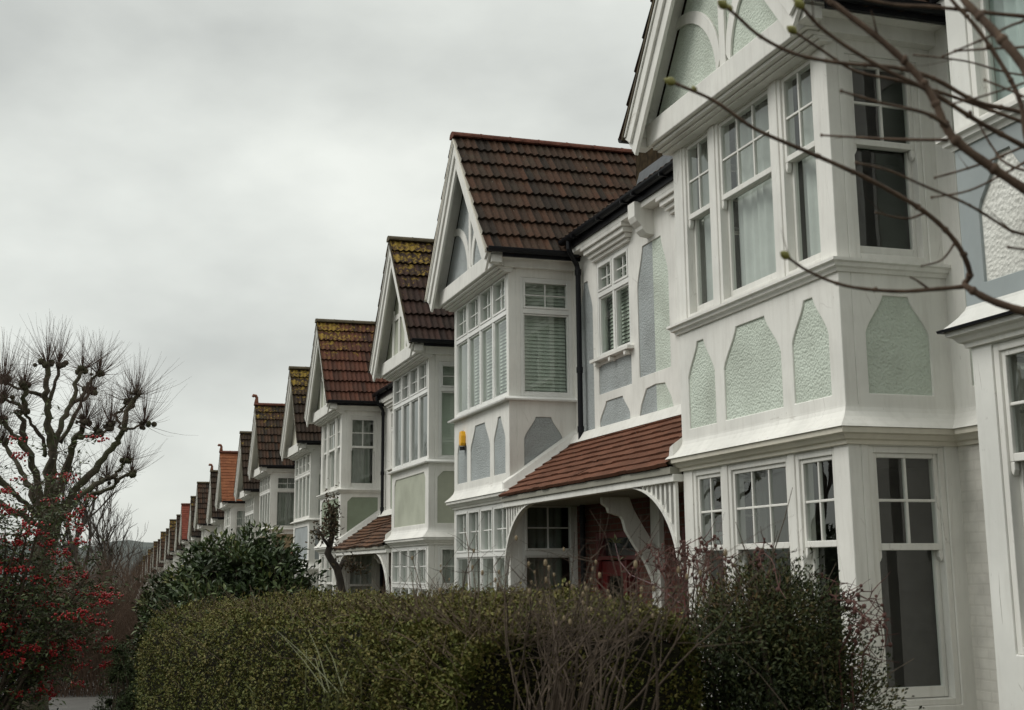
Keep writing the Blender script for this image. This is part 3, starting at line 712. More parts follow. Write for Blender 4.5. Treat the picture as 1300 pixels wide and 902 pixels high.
    for u0, u1 in ((UN, UN+.1), (UP_-.1, UP_-.001)):
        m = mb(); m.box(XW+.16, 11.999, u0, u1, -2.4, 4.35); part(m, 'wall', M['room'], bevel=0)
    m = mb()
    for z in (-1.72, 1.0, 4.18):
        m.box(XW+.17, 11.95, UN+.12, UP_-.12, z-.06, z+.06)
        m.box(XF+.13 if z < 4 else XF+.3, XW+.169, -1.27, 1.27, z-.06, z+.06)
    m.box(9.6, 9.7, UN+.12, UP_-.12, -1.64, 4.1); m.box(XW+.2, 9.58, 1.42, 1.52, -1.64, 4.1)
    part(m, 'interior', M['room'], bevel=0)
    # ---- specials -----------------------------------------------------------
    if spec.get('alarm'):
        m = mb(); u = .80*s
        u = -.83 if s < 0 else .83
        m.slab(front, [(u-.075, 1.84), (u-.04, 1.80), (u+.04, 1.80), (u+.075, 1.84), (u+.08, 1.95), (u+.045, 2.02), (u-.045, 2.02), (u-.08, 1.95)], [], -.017, .07)
        a = part(m, 'alarm_box', M['yellow'], bevel=.02)
        m = mb(); m.tube([front(u, 1.735, .03), front(u, 1.79, .035)], .04, 10); part(m, 'strobe_lens', M['dark'], a, 0)
    if spec.get('aerial'):
        m = mb(); p = (7.2, 0.1, ZR)
        m.tube([(7.2, .1, ZR-.2), (7.2, .1, ZR+2.0)], .022, 5); m.tube([(6.7, .1, ZR+1.9), (7.9, .1, ZR+1.95)], .014, 4)
        for j in range(6): m.tube([(6.8+j*.2, -.2, ZR+1.91), (6.8+j*.2, .4, ZR+1.91)], .010, 4)
        part(m, 'aerial', M['metal'], bevel=0)
    return H

PARTY0, PER = 13.60, 12.58
def pair_z(p): return -.49*p
SPECS = [
 dict(p=-1, s=-1, z=.47, panel='whitecast', roof='brown', trim='white', wall='peeling', frame='white', trimpanel=True, leadtop=True, style='sash', d1='aqua', d0=None, post='peeling', label='white bay house with blue grey boards and peeling paint, cut off by the right edge'),
 dict(p=0, s=1, z=0, panel='green', roof='brown', d1='net', d0=None, ds1=None, parapet=True, style='sash', cornice='cream', label='large white bay house with pale green roughcast panels behind the foreground branches'),  # cornice takes the darker cream, so its shading sits in the paint colour
 dict(p=0, s=-1, z=0, panel='blue', roof='brown', ridge='ridge_red', frame='upvc', style='casement', d1='blind', ds1='blind', d0='net', ds0='drape', alarm=True, paleverge=True, label='white bay house with blue grey panels, pale green blinds and a yellow alarm box'),
 dict(p=1, s=1, panel='sage', roof='plum', lichen=.50, frame='upvc', style='casement', panelstyle='flat', gablestyle='posts', d1=None, ds1='blind', d0='net', porch='porchold', label='white bay house with sage rendered bay under a dark lichen spotted gable roof'),
 dict(p=1, s=-1, panel='leaf', roof='rust', lichen=.50, style='sash', panelstyle='flat', d1='shade', ds1='drape', d0='net', porch='porchold', gable='sage', gablestyle='posts', label='white bay house with leaf green panels under a rust red lichen topped gable'),
 dict(p=2, s=1, lod=1, panel='grey', roof='darkb', lichen=.48, style='casement', panelstyle='flat', gable='cream', d1='net', d0='net', label='white bay house with grey panels and dark lichen topped roof, behind the rust roofed house'),
 dict(p=2, s=-1, lod=1, panel='tan', roof='brown', lichen=.35, ridge='ridge_red', style='casement', panelstyle='flat', gable='cream', d1='drape', ds1='drape', d0='net', finial=True, label='bay house with tan panel and brown roof with orange ridge and curled finial'),
 dict(p=3, s=1, lod=1, panel='cream', roof='darkb', lichen=.2, style='casement', panelstyle='flat', gable='cream', d1='net', label='cream bay house with plain dark gable directly in front of the orange roof'),
 dict(p=3, s=-1, lod=1, panel='cream', roof='orange', smalltiles=True, ridge='ridge_red', style='sash', panelstyle='flat', gable='cream', d1='net', finial=True, label='white bay house with new orange tiled gable roof and curled finial'),
 dict(p=4, s=1, lod=1, panel='cream', roof='darkb', style='casement', panelstyle='flat', gable='cream', d1='net', finial=True, label='bay house with narrow dark roof and curled finial just beyond the orange roof'),
 dict(p=4, s=-1, lod=1, panel='cream', roof='brown', style='sash', panelstyle='flat', gable='cream', d1='net', label='white bay house with plain brown roof between the finial house and red roof'),
 dict(p=5, s=1, lod=1, panel='cream', roof='darkb', lichen=.3, style='casement', panelstyle='flat', gable='cream', d1='net', label='small distant bay house with dark roof right beside the small red roof'),
 dict(p=5, s=-1, lod=1, panel='cream', roof='red', smalltiles=True, ridge='ridge_red', style='sash', panelstyle='flat', gable='cream', d1='net', label='small distant bay house with bright red tiled gable roof'),
 dict(p=6, s=1, lod=2, panel='cream', roof='darkb', style='casement', panelstyle='flat', gable='cream', pipe='blue', aerial=True, label='distant bay house with television aerial and blue downpipe beyond the red roof'),
 dict(p=6, s=-1, lod=2, panel='cream', roof='brown', lichen=.4, style='sash', panelstyle='flat', gable='cream', label='distant bay house with yellowed brown roof just past the aerial house'),
]
ORD = ['first', 'second', 'third', 'fourth', 'fifth', 'sixth', 'seventh', 'eighth', 'ninth', 'tenth', 'eleventh', 'twelfth', 'thirteenth', 'fourteenth']
for j in range(14):
    p = 7+j//2
    SPECS.append(dict(p=p, s=1 if j % 2 == 0 else -1, lod=2, panel='cream', roof=['darkb', 'brown', 'plum', 'brown'][j % 4], lichen=[.2, .35, 0, .3][j % 4], style='sash', panelstyle='flat', gable='cream',
        label='far brown roofed bay house, %s down the hill past the yellowed roof' % ORD[j] if j < 13 else 'farthest brown roofed bay house at the bottom of the terrace'))
HOUSES = []
for sp in SPECS:
    sp['y'] = PARTY0+PER*sp['p']-sp['s']*UP_ if sp['p'] >= 0 else 5.27
    sp.setdefault('z', pair_z(sp['p']))
    HOUSES.append(house(sp))

# ------------------------------------------------------------------ ground, road, pavement
gmat, gnt, gb = nodes_of('garden_soil')
gv = coords(gnt); gnn = noise(gnt, gv, 2.0, 6); gc = ramp(gnt, gnn, [(.35, (.035, .028, .018)), (.55, (.05, .055, .02)), (.7, (.075, .065, .035))])
gnt.links.new(gc, gb.inputs['Base Color']); gb.inputs['Roughness'].default_value = .95; bump(gnt, gb, noise(gnt, gv, 25, 5), .8, .03)
def strip(name, xs, zoff, mat, ys=None, extra=None):
    m = MB(); ys = ys or [-40, -10, 0, 20, 40, 80, 120, 180, 229, 231, 300, 600, 1200, 2500]
    rows = [[m.pt((x, y, ground(y)+zoff)) for x in xs] for y in ys]
    for a, b in zip(rows, rows[1:]):
        for k in range(len(xs)-1): m.face([a[k], a[k+1], b[k+1], b[k]])
    return tag(m.build(name, mat, recalc=False), kind='structure')
strip('ground', [-3000, -600, -100, -40, -12, 0, 12, 40, 100, 600, 3000], -.15, gmat)
pav, pnt, pb = nodes_of('paving_slabs')
pbk = N(pnt, 'ShaderNodeTexBrick', Scale=1.0); pbk.inputs['Brick Width'].default_value = .75; pbk.inputs['Row Height'].default_value = .6; pbk.inputs['Mortar Size'].default_value = .008
pbk.inputs['Color1'].default_value = (.075, .07, .064, 1); pbk.inputs['Color2'].default_value = (.095, .09, .082, 1); pbk.inputs['Mortar'].default_value = (.06, .055, .05, 1)
pnt.links.new(coords(pnt), pbk.inputs['Vector']); pnt.links.new(mixc(pnt, 1.0, pbk.outputs['Color'], ramp(pnt, noise(pnt, coords(pnt), 1.5, 6), [(.3, (.7,)*3), (.7, (1.1,)*3)]), 'MULTIPLY'), pb.inputs['Base Color']); pb.inputs['Roughness'].default_value = .8
road = plain('asphalt', (.05, .05, .052), .85, var=.25, scale=3)
YS = [-40, -10, 0, 20, 40, 80, 120, 180, 229]
strip('road', [-9.4, -2.6], -.12, road, YS)
strip('pavement', [-2.45, .62], 0.0, pav, YS)
strip('opposite_pavement', [-12.6, -9.55], 0.0, pav, YS)
kerb = plain('granite_kerb', (.28, .27, .25), .8, var=.25, scale=8)
for nm_, a, b in (('kerb', -2.6, -2.449), ('opposite_kerb', -9.551, -9.4)):
    m = MB()
    for y0, y1 in zip(YS, YS[1:]):
        m.hexa([(a, y0, ground(y0)-.2), (b, y0, ground(y0)-.2), (a, y1, ground(y1)-.2), (b, y1, ground(y1)-.2), (a, y0, ground(y0)+.004), (b, y0, ground(y0)+.004), (a, y1, ground(y1)+.004), (b, y1, ground(y1)+.004)])
    tag(m.build(nm_, kerb), kind='structure')
# garden earth bank between pavement and houses
strip('garden_ground', [.62, 6.0], -.02, gmat, YS)
# far wooded hill
m = MB(); m.smooth = True
xs = [-1500+i*20 for i in range(180)]; rows = []
for j, (y, h) in enumerate(((1000, 0), (1250, .35), (1500, .75), (1750, 1.0), (2000, .9), (2400, .5))):
    rows.append([m.pt((x, y, ground(y)+h*(40+12*math.sin(x*.004+j*.3)+7*math.sin(x*.011+1.0+j)+3*math.sin(x*.034+j*2)+rnd.uniform(-3.5, 3.5)))) for x in xs])
for a, b in zip(rows, rows[1:]):
    for k in range(len(xs)-1): m.face([a[k], a[k+1], b[k+1], b[k]])
hm, hnt, hb = nodes_of('far_woods'); hn = noise(hnt, coords(hnt), .03, 6, .7)
hnt.links.new(ramp(hnt, hn, [(.35, (.035, .045, .045)), (.65, (.075, .085, .075))]), hb.inputs['Base Color']); hb.inputs['Roughness'].default_value = 1
tag(m.build('hill', hm, recalc=False), kind='structure')

# ------------------------------------------------------------------ foliage
def leaf_mesh(name, P, D, Nn, ln, wd, mat, tint, fold=.25):
    """many small leaves: P base points, D direction, Nn normal, each leaf two folded quads"""
    P, D, Nn = (np.asarray(a, float) for a in (P, D, Nn)); n = len(P)
    D /= np.linalg.norm(D, axis=1)[:, None]+1e-9
    S = np.cross(D, Nn); S /= np.linalg.norm(S, axis=1)[:, None]+1e-9; U = np.cross(S, D)
    ln = np.broadcast_to(ln, (n,))[:, None]; wd = np.broadcast_to(wd, (n,))[:, None]
    v = np.stack([P, P+D*ln*.5+S*wd*.5+U*wd*fold, P+D*ln-U*ln*.10, P+D*ln*.5-S*wd*.5+U*wd*fold], 1).reshape(-1, 3)
    idx = np.arange(n)*4
    loops = np.stack([idx, idx+1, idx+2, idx, idx+2, idx+3], 1).reshape(-1)
    me = bpy.data.meshes.new(name); me.vertices.add(4*n); me.vertices.foreach_set('co', v.reshape(-1))
    me.loops.add(6*n); me.loops.foreach_set('vertex_index', loops.astype(np.int32))
    me.polygons.add(2*n); me.polygons.foreach_set('loop_start', np.arange(0, 6*n, 3, dtype=np.int32))
    me.update(calc_edges=True)
    at = me.attributes.new('tint', 'FLOAT', 'FACE'); at.data.foreach_set('value', np.repeat(tint, 2).astype(np.float32))
    me.materials.append(mat)
    return me
def leaf_obj(name, parent, *a, **k):
    o = bpy.data.objects.new(name, leaf_mesh(name, *a, **k)); COL.objects.link(o)
    if parent is not None: o.parent = parent
    return o
def unit(n):
    d = nrng.normal(size=(n, 3)); return d/np.linalg.norm(d, axis=1)[:, None]
def twig_mesh(mb_, p, d, length, r, bend=.25, n=4, sides=3, grav=0.0):
    p = Vector(p); d = Vector(d).normalized(); pts = [p.copy()]; rr = [r]
    for i in range(n):
        d = (d+Vector((rnd.gauss(0, bend), rnd.gauss(0, bend), rnd.gauss(0, bend)))*.4+Vector((0, 0, grav))).normalized()
        p = p+d*(length/n); pts.append(p.copy()); rr.append(r*(1-.75*(i+1)/n))
    mb_.tube(pts, rr, sides, cap=False); return pts

# ---- clipped hedge beside the pavement
HP = [(1.86, 3.85), (1.72, 4.75), (1.45, 6.5), (1.09, 8.75)]     # far edge of its top
def hz(y): return -.125 - .0325*(y-3.4)*.62 - .012*max(0, y-8)*.9
HW = .85
def hedge_pt(t, w, h):
    """t along, w 0..1 across (0 = house side), h height above base 0..1"""
    k = t*(len(HP)-1); i = min(int(k), len(HP)-2); f = k-i
    x = HP[i][0]*(1-f)+HP[i+1][0]*f; y = HP[i][1]*(1-f)+HP[i+1][1]*f
    dx, dy = HP[i+1][0]-HP[i][0], HP[i+1][1]-HP[i][1]; l = math.hypot(dx, dy); nx, ny = -dy/l, dx/l
    zt = hz(y); zb = ground(y)-.02
    wob = .03*math.sin(y*3.1)+.02*math.sin(y*7.7+1)+.02*math.sin(x*9)
    return Vector((x+nx*HW*w*1.0, y+ny*HW*w, zb+(zt+wob-zb)*h))
HPROF = [(0, 0), (0, .5), (.0, .93), (.06, .985), (.2, 1.0), (.5, 1.0), (.78, .985), (.93, .95), (1.0, .88), (1.02, .5), (1.0, 0)]
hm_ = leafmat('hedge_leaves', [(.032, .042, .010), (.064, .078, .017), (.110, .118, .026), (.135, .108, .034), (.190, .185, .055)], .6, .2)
hcore = plain('hedge_core_gap_shade', (.012, .011, .006), .95, var=.5, scale=30, spec=.1)  # near-black core: shade of the gaps between leaves is put into its colour
m = MB(); NT = 46
def hp2(t, w, h):
    e = 1.0
    q = hedge_pt(t, w, h)
    return q
rows = []
for i in range(NT+1):
    t = i/NT; endf = 1.0-max(0, (t-.955)/.045)**2*.75 if t > .955 else 1.0
    rows.append([m.pt(hp2(t, .5+(w-.5)*(.55+.45*endf)*.94, h*(.97 if h > 0 else 1)*(.9+.1*endf))) for w, h in HPROF])
for a, b in zip(rows, rows[1:]):
    for k in range(len(HPROF)-1): m.face([a[k], a[k+1], b[k+1], b[k]])
m.face(rows[0]); m.face(rows[-1])
HED = empty('clipped_hedge', (1.5, 7, ground(7)), 'long clipped box hedge with brown flecked top along the garden edge', 'hedge')
def rel(o, par):
    o.parent = par; o.matrix_parent_inverse = Matrix.Translation(-par.location); return o
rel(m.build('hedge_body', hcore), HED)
P = []; NN = []
prof_len = [0]
for a, b in zip(HPROF, HPROF[1:]): prof_len.append(prof_len[-1]+math.hypot((b[0]-a[0])*HW, (b[1]-a[1])*1.65))
NL = 170000
tt = nrng.random(NL)**1.35
ss = prof_len[1]+nrng.random(NL)*(prof_len[-2]+.35-prof_len[1])
for t, sv in zip(tt, ss):
    k = 0
    while k < len(HPROF)-2 and prof_len[k+1] < sv: k += 1
    f = (sv-prof_len[k])/(prof_len[k+1]-prof_len[k]); f = min(1, f)
    w = HPROF[k][0]*(1-f)+HPROF[k+1][0]*f; h = HPROF[k][1]*(1-f)+HPROF[k+1][1]*f
    endf = 1.0-max(0, (t-.955)/.045)**2*.75 if t > .955 else 1.0
    P.append(hedge_pt(t, .5+(w-.5)*(.55+.45*endf), h*(.9+.1*endf)))
    dw = (HPROF[k+1][0]-HPROF[k][0])*HW; dh = (HPROF[k+1][1]-HPROF[k][1])*1.65
    NN.append((-(-dh) if False else -dh*-1*(1 if w < .5 else 1), 0, dw))
P = np.array([tuple(p) for p in P])
for i in range(0, NL, 14):                                    # the near end face
    w_ = nrng.random(); h_ = .35+.6*nrng.random(); P[i] = hedge_pt(0, w_, h_); tt[i] = .04
ctr = np.array([tuple(hedge_pt(t, .5, .55)) for t in tt]); out = P-ctr; out[:, 2] *= .8; out /= np.linalg.norm(out, axis=1)[:, None]
clump = np.sin(P[:, 1]*11+np.sin(P[:, 0]*17)*2)*np.sin(P[:, 2]*13+P[:, 0]*8)+np.sin(P[:, 1]*29+P[:, 2]*23)*.6
P = P+out*(nrng.normal(-.004, .018, NL)+.016*clump)[:, None]
D = out*.55+unit(NL)*.9; D[:, 2] += .25; UPN = np.array([0, 0, 1.0])
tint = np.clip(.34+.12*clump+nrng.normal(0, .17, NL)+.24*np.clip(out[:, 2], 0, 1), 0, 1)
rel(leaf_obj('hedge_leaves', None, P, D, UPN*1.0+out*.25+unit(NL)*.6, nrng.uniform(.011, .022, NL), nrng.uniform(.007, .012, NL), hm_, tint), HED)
# loose twigs poking from the hedge, denser at its near end
twm = barkmat('hedge_twig_bark', (.085, .060, .040), (.16, .115, .075), 20, .3)
m = MB()
for i in range(1500):
    t = rnd.random()**1.7*.95; w = rnd.choice([rnd.uniform(.0, 1), rnd.uniform(.6, 1.02)]); h = .97 if w < .9 else rnd.uniform(.62, .95)
    p = hedge_pt(t, w, h)
    twig_mesh(m, p, (rnd.gauss(-.45 if w > .8 else 0, .5), rnd.gauss(-.1, .6), rnd.uniform(.2, 1.0)), rnd.uniform(.06, .19), .0020, .35, 3, 3)
rel(m.build('hedge_twigs', twm, recalc=False), HED)

# ---- generic bush of leaves on stems
def bush(name, label, cat, base, rx, ry, z0, z1, nleaf, ln, wd, mat, lumps, stemmat, droop=.2, shape=1.0, seed=1, hollow=.45, up=.25, group=None, corem=None, shoots=0, spread=.5, lump=1.35):
    r = np.random.default_rng(seed); E = empty(name, base, label, cat, group)
    H_ = z1-z0; bx, by, bz = base
    C = []; R = []
    for i in range(lumps):
        a = r.uniform(0, 2*PI); q = r.uniform(0, 1)**.5; z = r.uniform(.15, 1.0)
        prof = (math.sin(PI*min(1, z*.80+.12)))**.7*shape if shape else 1
        C.append((math.cos(a)*q*rx*prof*.8, math.sin(a)*q*ry*prof*.8, z0-bz+H_*z*.9)); R.append(r.uniform(.16, .30)*min(rx, ry)*lump)
    C = np.array(C); R = np.array(R)
    k = r.integers(0, lumps, nleaf); d = r.normal(size=(nleaf, 3)); d /= np.linalg.norm(d, axis=1)[:, None]
    rad = (hollow+(1-hollow)*r.random(nleaf)**.6)
    P = C[k]+d*(R[k]*rad)[:, None]*np.array([1, 1, .85])
    P += r.normal(0, .02, P.shape)
    out = d*.7+(P-np.array([0, 0, z0-bz+H_*.4]))/np.array([rx, ry, H_*.6])*.5
    D = out*.8+r.normal(size=(nleaf, 3))*spread; D[:, 2] += up-droop
    tint = np.clip(.45+r.normal(0, .2, nleaf)+.18*np.sin(P[:, 0]*7+P[:, 2]*9)+.15*np.sin(P[:, 1]*5), 0, 1)
    leaf_obj('leaves', E, P, D, out+np.array([0, 0, .8])+r.normal(size=(nleaf, 3))*.35, r.uniform(ln*.7, ln*1.2, nleaf), r.uniform(wd*.7, wd*1.2, nleaf), mat, tint)
    m = MB()
    for c, q in zip(C, R):
        b = Vector((rnd.uniform(-.1, .1)*rx, rnd.uniform(-.1, .1)*ry, 0)); t = Vector(c)
        mid = b.lerp(t, .5)+Vector((rnd.uniform(-.1, .1), rnd.uniform(-.1, .1), .1))
        m.tube([b, mid, t], [.022, .014, .006], 5, cap=False)
        for j in range(5):
            dd = Vector(r.normal(size=3)); dd.z = abs(dd.z); twig_mesh(m, t, dd, q*1.1, .004, .3, 3, 3)
    for j in range(shoots):
        c = C[r.integers(0, lumps)]; twig_mesh(m, Vector(c), (r.normal()*.4, r.normal()*.4, 1), r.uniform(.2, .45), .004, .3, 4, 3)
    m.build('stems', stemmat, E, recalc=False)
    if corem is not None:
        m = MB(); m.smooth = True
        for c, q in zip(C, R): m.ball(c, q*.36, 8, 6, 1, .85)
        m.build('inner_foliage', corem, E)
    return E
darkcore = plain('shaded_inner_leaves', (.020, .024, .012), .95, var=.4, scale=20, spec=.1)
stem = barkmat('shrub_stem_bark', (.05, .038, .026), (.10, .075, .05), 22)
lm_big = leafmat('glossy_evergreen_leaves', [(.022, .035, .015), (.038, .060, .022), (.060, .090, .032), (.085, .115, .040), (.17, .16, .045)], .42, .28)
g13 = ground(13.5)
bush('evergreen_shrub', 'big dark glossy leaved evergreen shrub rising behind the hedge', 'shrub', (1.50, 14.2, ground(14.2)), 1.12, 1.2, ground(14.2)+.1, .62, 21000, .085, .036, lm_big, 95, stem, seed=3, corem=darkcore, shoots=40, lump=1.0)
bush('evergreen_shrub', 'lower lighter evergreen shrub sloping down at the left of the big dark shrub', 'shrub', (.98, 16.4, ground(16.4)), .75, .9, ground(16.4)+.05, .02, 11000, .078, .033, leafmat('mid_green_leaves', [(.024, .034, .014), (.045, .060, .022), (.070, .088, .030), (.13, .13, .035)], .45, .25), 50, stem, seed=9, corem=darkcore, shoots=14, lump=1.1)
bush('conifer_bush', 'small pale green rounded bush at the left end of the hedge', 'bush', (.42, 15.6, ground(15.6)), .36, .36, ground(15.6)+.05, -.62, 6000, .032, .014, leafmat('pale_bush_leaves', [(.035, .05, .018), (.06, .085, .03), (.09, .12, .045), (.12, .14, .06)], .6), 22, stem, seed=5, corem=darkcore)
# ---- fine-leaved bush in front of the right bay
lm_fine = leafmat('fine_dark_leaves', [(.014, .020, .008), (.028, .038, .013), (.050, .060, .019), (.080, .066, .024), (.120, .072, .030)], .6, .2)
bb = at_X(964, 800, 2.12)
bush('fine_leaved_bush', 'dense dark fine leaved bush in front of the pale green house', 'bush', (bb.x, bb.y, ground(bb.y)), (.39), .38, -1.2, -.01, 85000, .019, .0075, lm_fine, 75, stem, seed=12, shoots=70, up=.5, spread=.7, lump=1.9, hollow=.6)
# ---- bare arching stems round that bush
bram = barkmat('red_brown_bramble_bark', (.050, .022, .018), (.11, .045, .035), 30, .2)
def arching(name, label, base, targets, r0, mat=bram, seed=1, knots=True):
    rr = random.Random(seed); E = empty(name, base, label, 'stems'); B = Vector(base); m = MB()
    for (x0, y0), (x1, y1), (x2, y2), X in targets:
        a, b, c = at_X(x0, y0, X)-B, at_X(x1, y1, X+rr.uniform(-.12, .12))-B, at_X(x2, y2, X+rr.uniform(-.2, .2))-B
        pts = []; n = 12
        for i in range(n+1):
            t = i/n; p = a*((1-t)**2)+b*2*t*(1-t)+c*t*t
            pts.append(p+Vector((rr.gauss(0, .008), rr.gauss(0, .008), rr.gauss(0, .008))))
        root = Vector((pts[0].x*.3, pts[0].y*.3, 0.0))
        m.tube([root, root.lerp(pts[0], .6)]+pts, [r0*.9, r0*1.0]+[r0*(1.15-.7*i/n) for i in range(n+1)], 5, cap=False)
        if knots:
            for p in pts[2:]:
                if rr.random() < .6: m.ball(p+Vector((rr.gauss(0, .004),)*3), rr.uniform(.004, .009), 5, 4)
                if rr.random() < .5: twig_mesh(m, p, (rr.gauss(0, 1), rr.gauss(0, 1), rr.gauss(.3, .8)), rr.uniform(.04, .12), .0022, .4, 3, 3)
    m.build('stems', mat, E, recalc=False); return E, m
rr = random.Random(4); T1 = []
for i in range(26):
    x = rr.uniform(850, 960); x2 = x+rr.uniform(-60, 60); yt = rr.uniform(655, 700)
    T1.append(((x, 790), ((x+x2)/2, yt-40), (x2, rr.uniform(715, 770)), 2.2+rr.uniform(-.15, .2)))
arching('bare_climber', 'tangle of arching red brown stems over the left side of the fine leaved bush', (2.05, 4.3, ground(4.3)), T1, .0028, seed=4)
T2 = [((1060, 800), (1095, 690), (1132, 815), 2.40), ((1050, 790), (1130, 700), (1118, 830), 2.35), ((1050, 770), (1085, 720), (1100, 830), 2.35), ((1040, 760), (1075, 745), (1110, 800), 2.30), ((1060, 830), (1080, 770), (1128, 800), 2.25),
      ((1070, 830), (1090, 760), (1075, 770), 2.35), ((1080, 840), (1105, 790), (1090, 770), 2.35), ((1030, 740), (1050, 725), (1090, 755), 2.35), ((1085, 850), (1110, 800), (1125, 785), 2.30)]
arching('bare_climber', 'few thin arching reddish stems at the right side of the fine leaved bush', (2.35, 3.75, ground(3.75)), T2, .0026, seed=8)
# ---- bare budded shrub standing in front of the hedge
bud = barkmat('grey_brown_stem_bark', (.050, .035, .025), (.105, .075, .052), 25, .2)
budm = plain('pale_buds', (.20, .15, .085), .7)
B = Vector((1.15, 4.3, ground(4.3))); E = empty('bare_shrub', B, 'bare budded shrub with thin upright stems in front of the hedge', 'shrub')
m = MB(); buds = []; rr = random.Random(21)
for i in range(120):
    x0 = rr.gauss(690, 70); lean = rr.gauss((x0-690)*.35, 35)
    if 0: pass
    hi_ = rr.choice([rr.uniform(745, 810), rr.uniform(720, 790), rr.uniform(665, 730) if rr.random() < .4 else rr.uniform(735, 790)])
    X = 1.28+rr.uniform(-.12, .16)
    a = at_X(x0, 880+rr.uniform(-30, 30), X)-B; c = at_X(x0+lean, hi_, X+rr.uniform(-.1, .1))-B; b = (a+c)/2+Vector((rr.gauss(0, .03), rr.gauss(0, .05), rr.gauss(0, .03)))
    pts = [Vector((a.x*.4, a.y*.4, 0)), a]+[a*((1-t)**2)+b*2*t*(1-t)+c*t*t+Vector((rr.gauss(0, .004), rr.gauss(0, .006), rr.gauss(0, .004))) for t in (.2, .4, .6, .8, 1)]
    r0 = rr.uniform(.0012, .0024)
    m.tube(pts, [r0*1.6, r0*1.4, r0*1.2, r0*1.1, r0, r0*.8, r0*.6], 5, cap=False)
    for p in pts[3:]:
        if rr.random() < .75:
            for _ in range(2): q = twig_mesh(m, p, (rr.gauss(0, .9), rr.gauss(0, .9), rr.uniform(-.1, 1)), rr.uniform(.05, .2), r0*.6, .4, 3, 3)
            if rr.random() < .10: buds.append((q[-1], rr.uniform(.003, .0055)))
    if rr.random() < .35: buds.append((pts[-1], rr.uniform(.0035, .006)))
m.build('stems', bud, E, recalc=False)
for p, q in buds[:95]:
    mq = MB(); mq.ball(p, q, 6, 5, 1, 1.7); mq.build('bud', budm, E)
# leafing shoot with a few early leaves
B = Vector((1.6, 4.9, ground(4.9))); E = empty('leafing_shoot', B, 'single arching purple shoot with a few pale leaves at its tip', 'shoot')
m = MB(); pts = [at_X(x, y, 2.45)-B for x, y in ((900, 860), (868, 770), (835, 745), (800, 730), (786, 712), (781, 690))]
m.tube(pts, [.0035, .0032, .003, .0028, .0025, .002], 6); m.build('stem', plain('purple_stem', (.085, .035, .038), .5), E)
P = np.array([tuple(pts[-1])]*7+[tuple(pts[-2])]*2); D = np.array([(-.6, .3, .25), (.5, -.3, .35), (.2, .4, .6), (-.2, -.5, .5), (.7, .1, .1), (-.5, 0, .6), (.0, 0, 1), (.5, 0, .3), (-.6, 0, .2)], float)
leaf_obj('leaves', E, P, D, np.array([(0, 0, 1.)]*9)+unit(9)*.3, np.array([.05]*9), np.array([.017]*9), leafmat('pale_new_leaves', [(.10, .11, .05), (.16, .14, .07)], .5), nrng.random(9))
# ---- pale green shoots at the foot of the hedge
B = Vector((.62, 6.0, ground(6.0))); E = empty('broom_shoots', B, 'loose spray of thin yellow green shoots in front of the hedge', 'plant'); m = MB(); rr = random.Random(5)
for i in range(26):
    x = rr.choice([rr.gauss(400, 30), rr.gauss(440, 20), rr.uniform(250, 340)]); a = at_X(x, 880, .66)-B; c = at_X(x+rr.gauss(0, 45), rr.uniform(782, 850), .66+rr.uniform(-.05, .08))-B
    m.tube([Vector((a.x*.5, a.y*.5, 0)), a, a.lerp(c, .5)+Vector((0, rr.gauss(0, .03), rr.gauss(0, .02))), c], [.0018, .0016, .0013, .0007], 4, cap=False)
m.build('stems', plain('yellow_green_stem', (.095, .10, .032), .6), E, recalc=False)

# ---- small gnarled tree with brown leaf clumps
B = Vector((3.15, 17.2, ground(17.2))); E = empty('gnarled_tree', B, 'small gnarled tree with crooked dark trunk and brown leaf clump beside the porch', 'tree')
ky = B.y
K = lambda x, y, o=0: at_Y(x, y, ky+o)-B
m = MB(); m.smooth = True
tr = [Vector((.1, 0, 0)), K(436, 800), K(435, 755), K(432, 738), K(428, 722), K(420, 710), K(416, 703), K(419, 692), K(423, 675), K(422, 655), K(420, 645)]
m.tube(tr, [.075, .064, .055, .05, .052, .046, .048, .04, .034, .024, .015], 8)
m.tube([K(430, 725), K(436, 712, .1), K(445, 718, .2), K(456, 722, .2)], [.035, .03, .022, .014], 6)
m.tube([K(419, 695), K(411, 685, -.1), K(404, 672, -.1)], [.03, .02, .012], 6)
m.build('trunk', barkmat('dark_gnarled_bark', (.020, .016, .012), (.045, .033, .024), 25, .8), E)
P = []; 
for (x, y, n, sx, sy) in ((421, 660, 520, 5.5, 16), (406, 677, 130, 6, 6), (440, 715, 60, 9, 6), (452, 722, 70, 8, 4)):
    for i in range(n): P.append(tuple(K(x+rnd.gauss(0, sx), y+rnd.gauss(0, sy), rnd.gauss(0, .07))))
P = np.array(P); n = len(P)
leaf_obj('leaves', E, P, unit(n)+np.array([0, 0, -.4]), unit(n), nrng.uniform(.04, .075, n), nrng.uniform(.02, .035, n), leafmat('withered_leaves', [(.045, .030, .018), (.08, .052, .028), (.05, .05, .022), (.11, .075, .045)], .7), nrng.random(n))

def catmull(P, n=5):
    out = []
    for i in range(len(P)-1):
        p0, p1, p2, p3 = P[max(0, i-1)], P[i], P[i+1], P[min(len(P)-1, i+2)]
        for k_ in range(n):
            t = k_/n
            out.append(.5*((2*p1)+(p2-p0)*t+(2*p0-5*p1+4*p2-p3)*t*t+(3*p1-p0-3*p2+p3)*t**3))
    return out+[P[-1]]
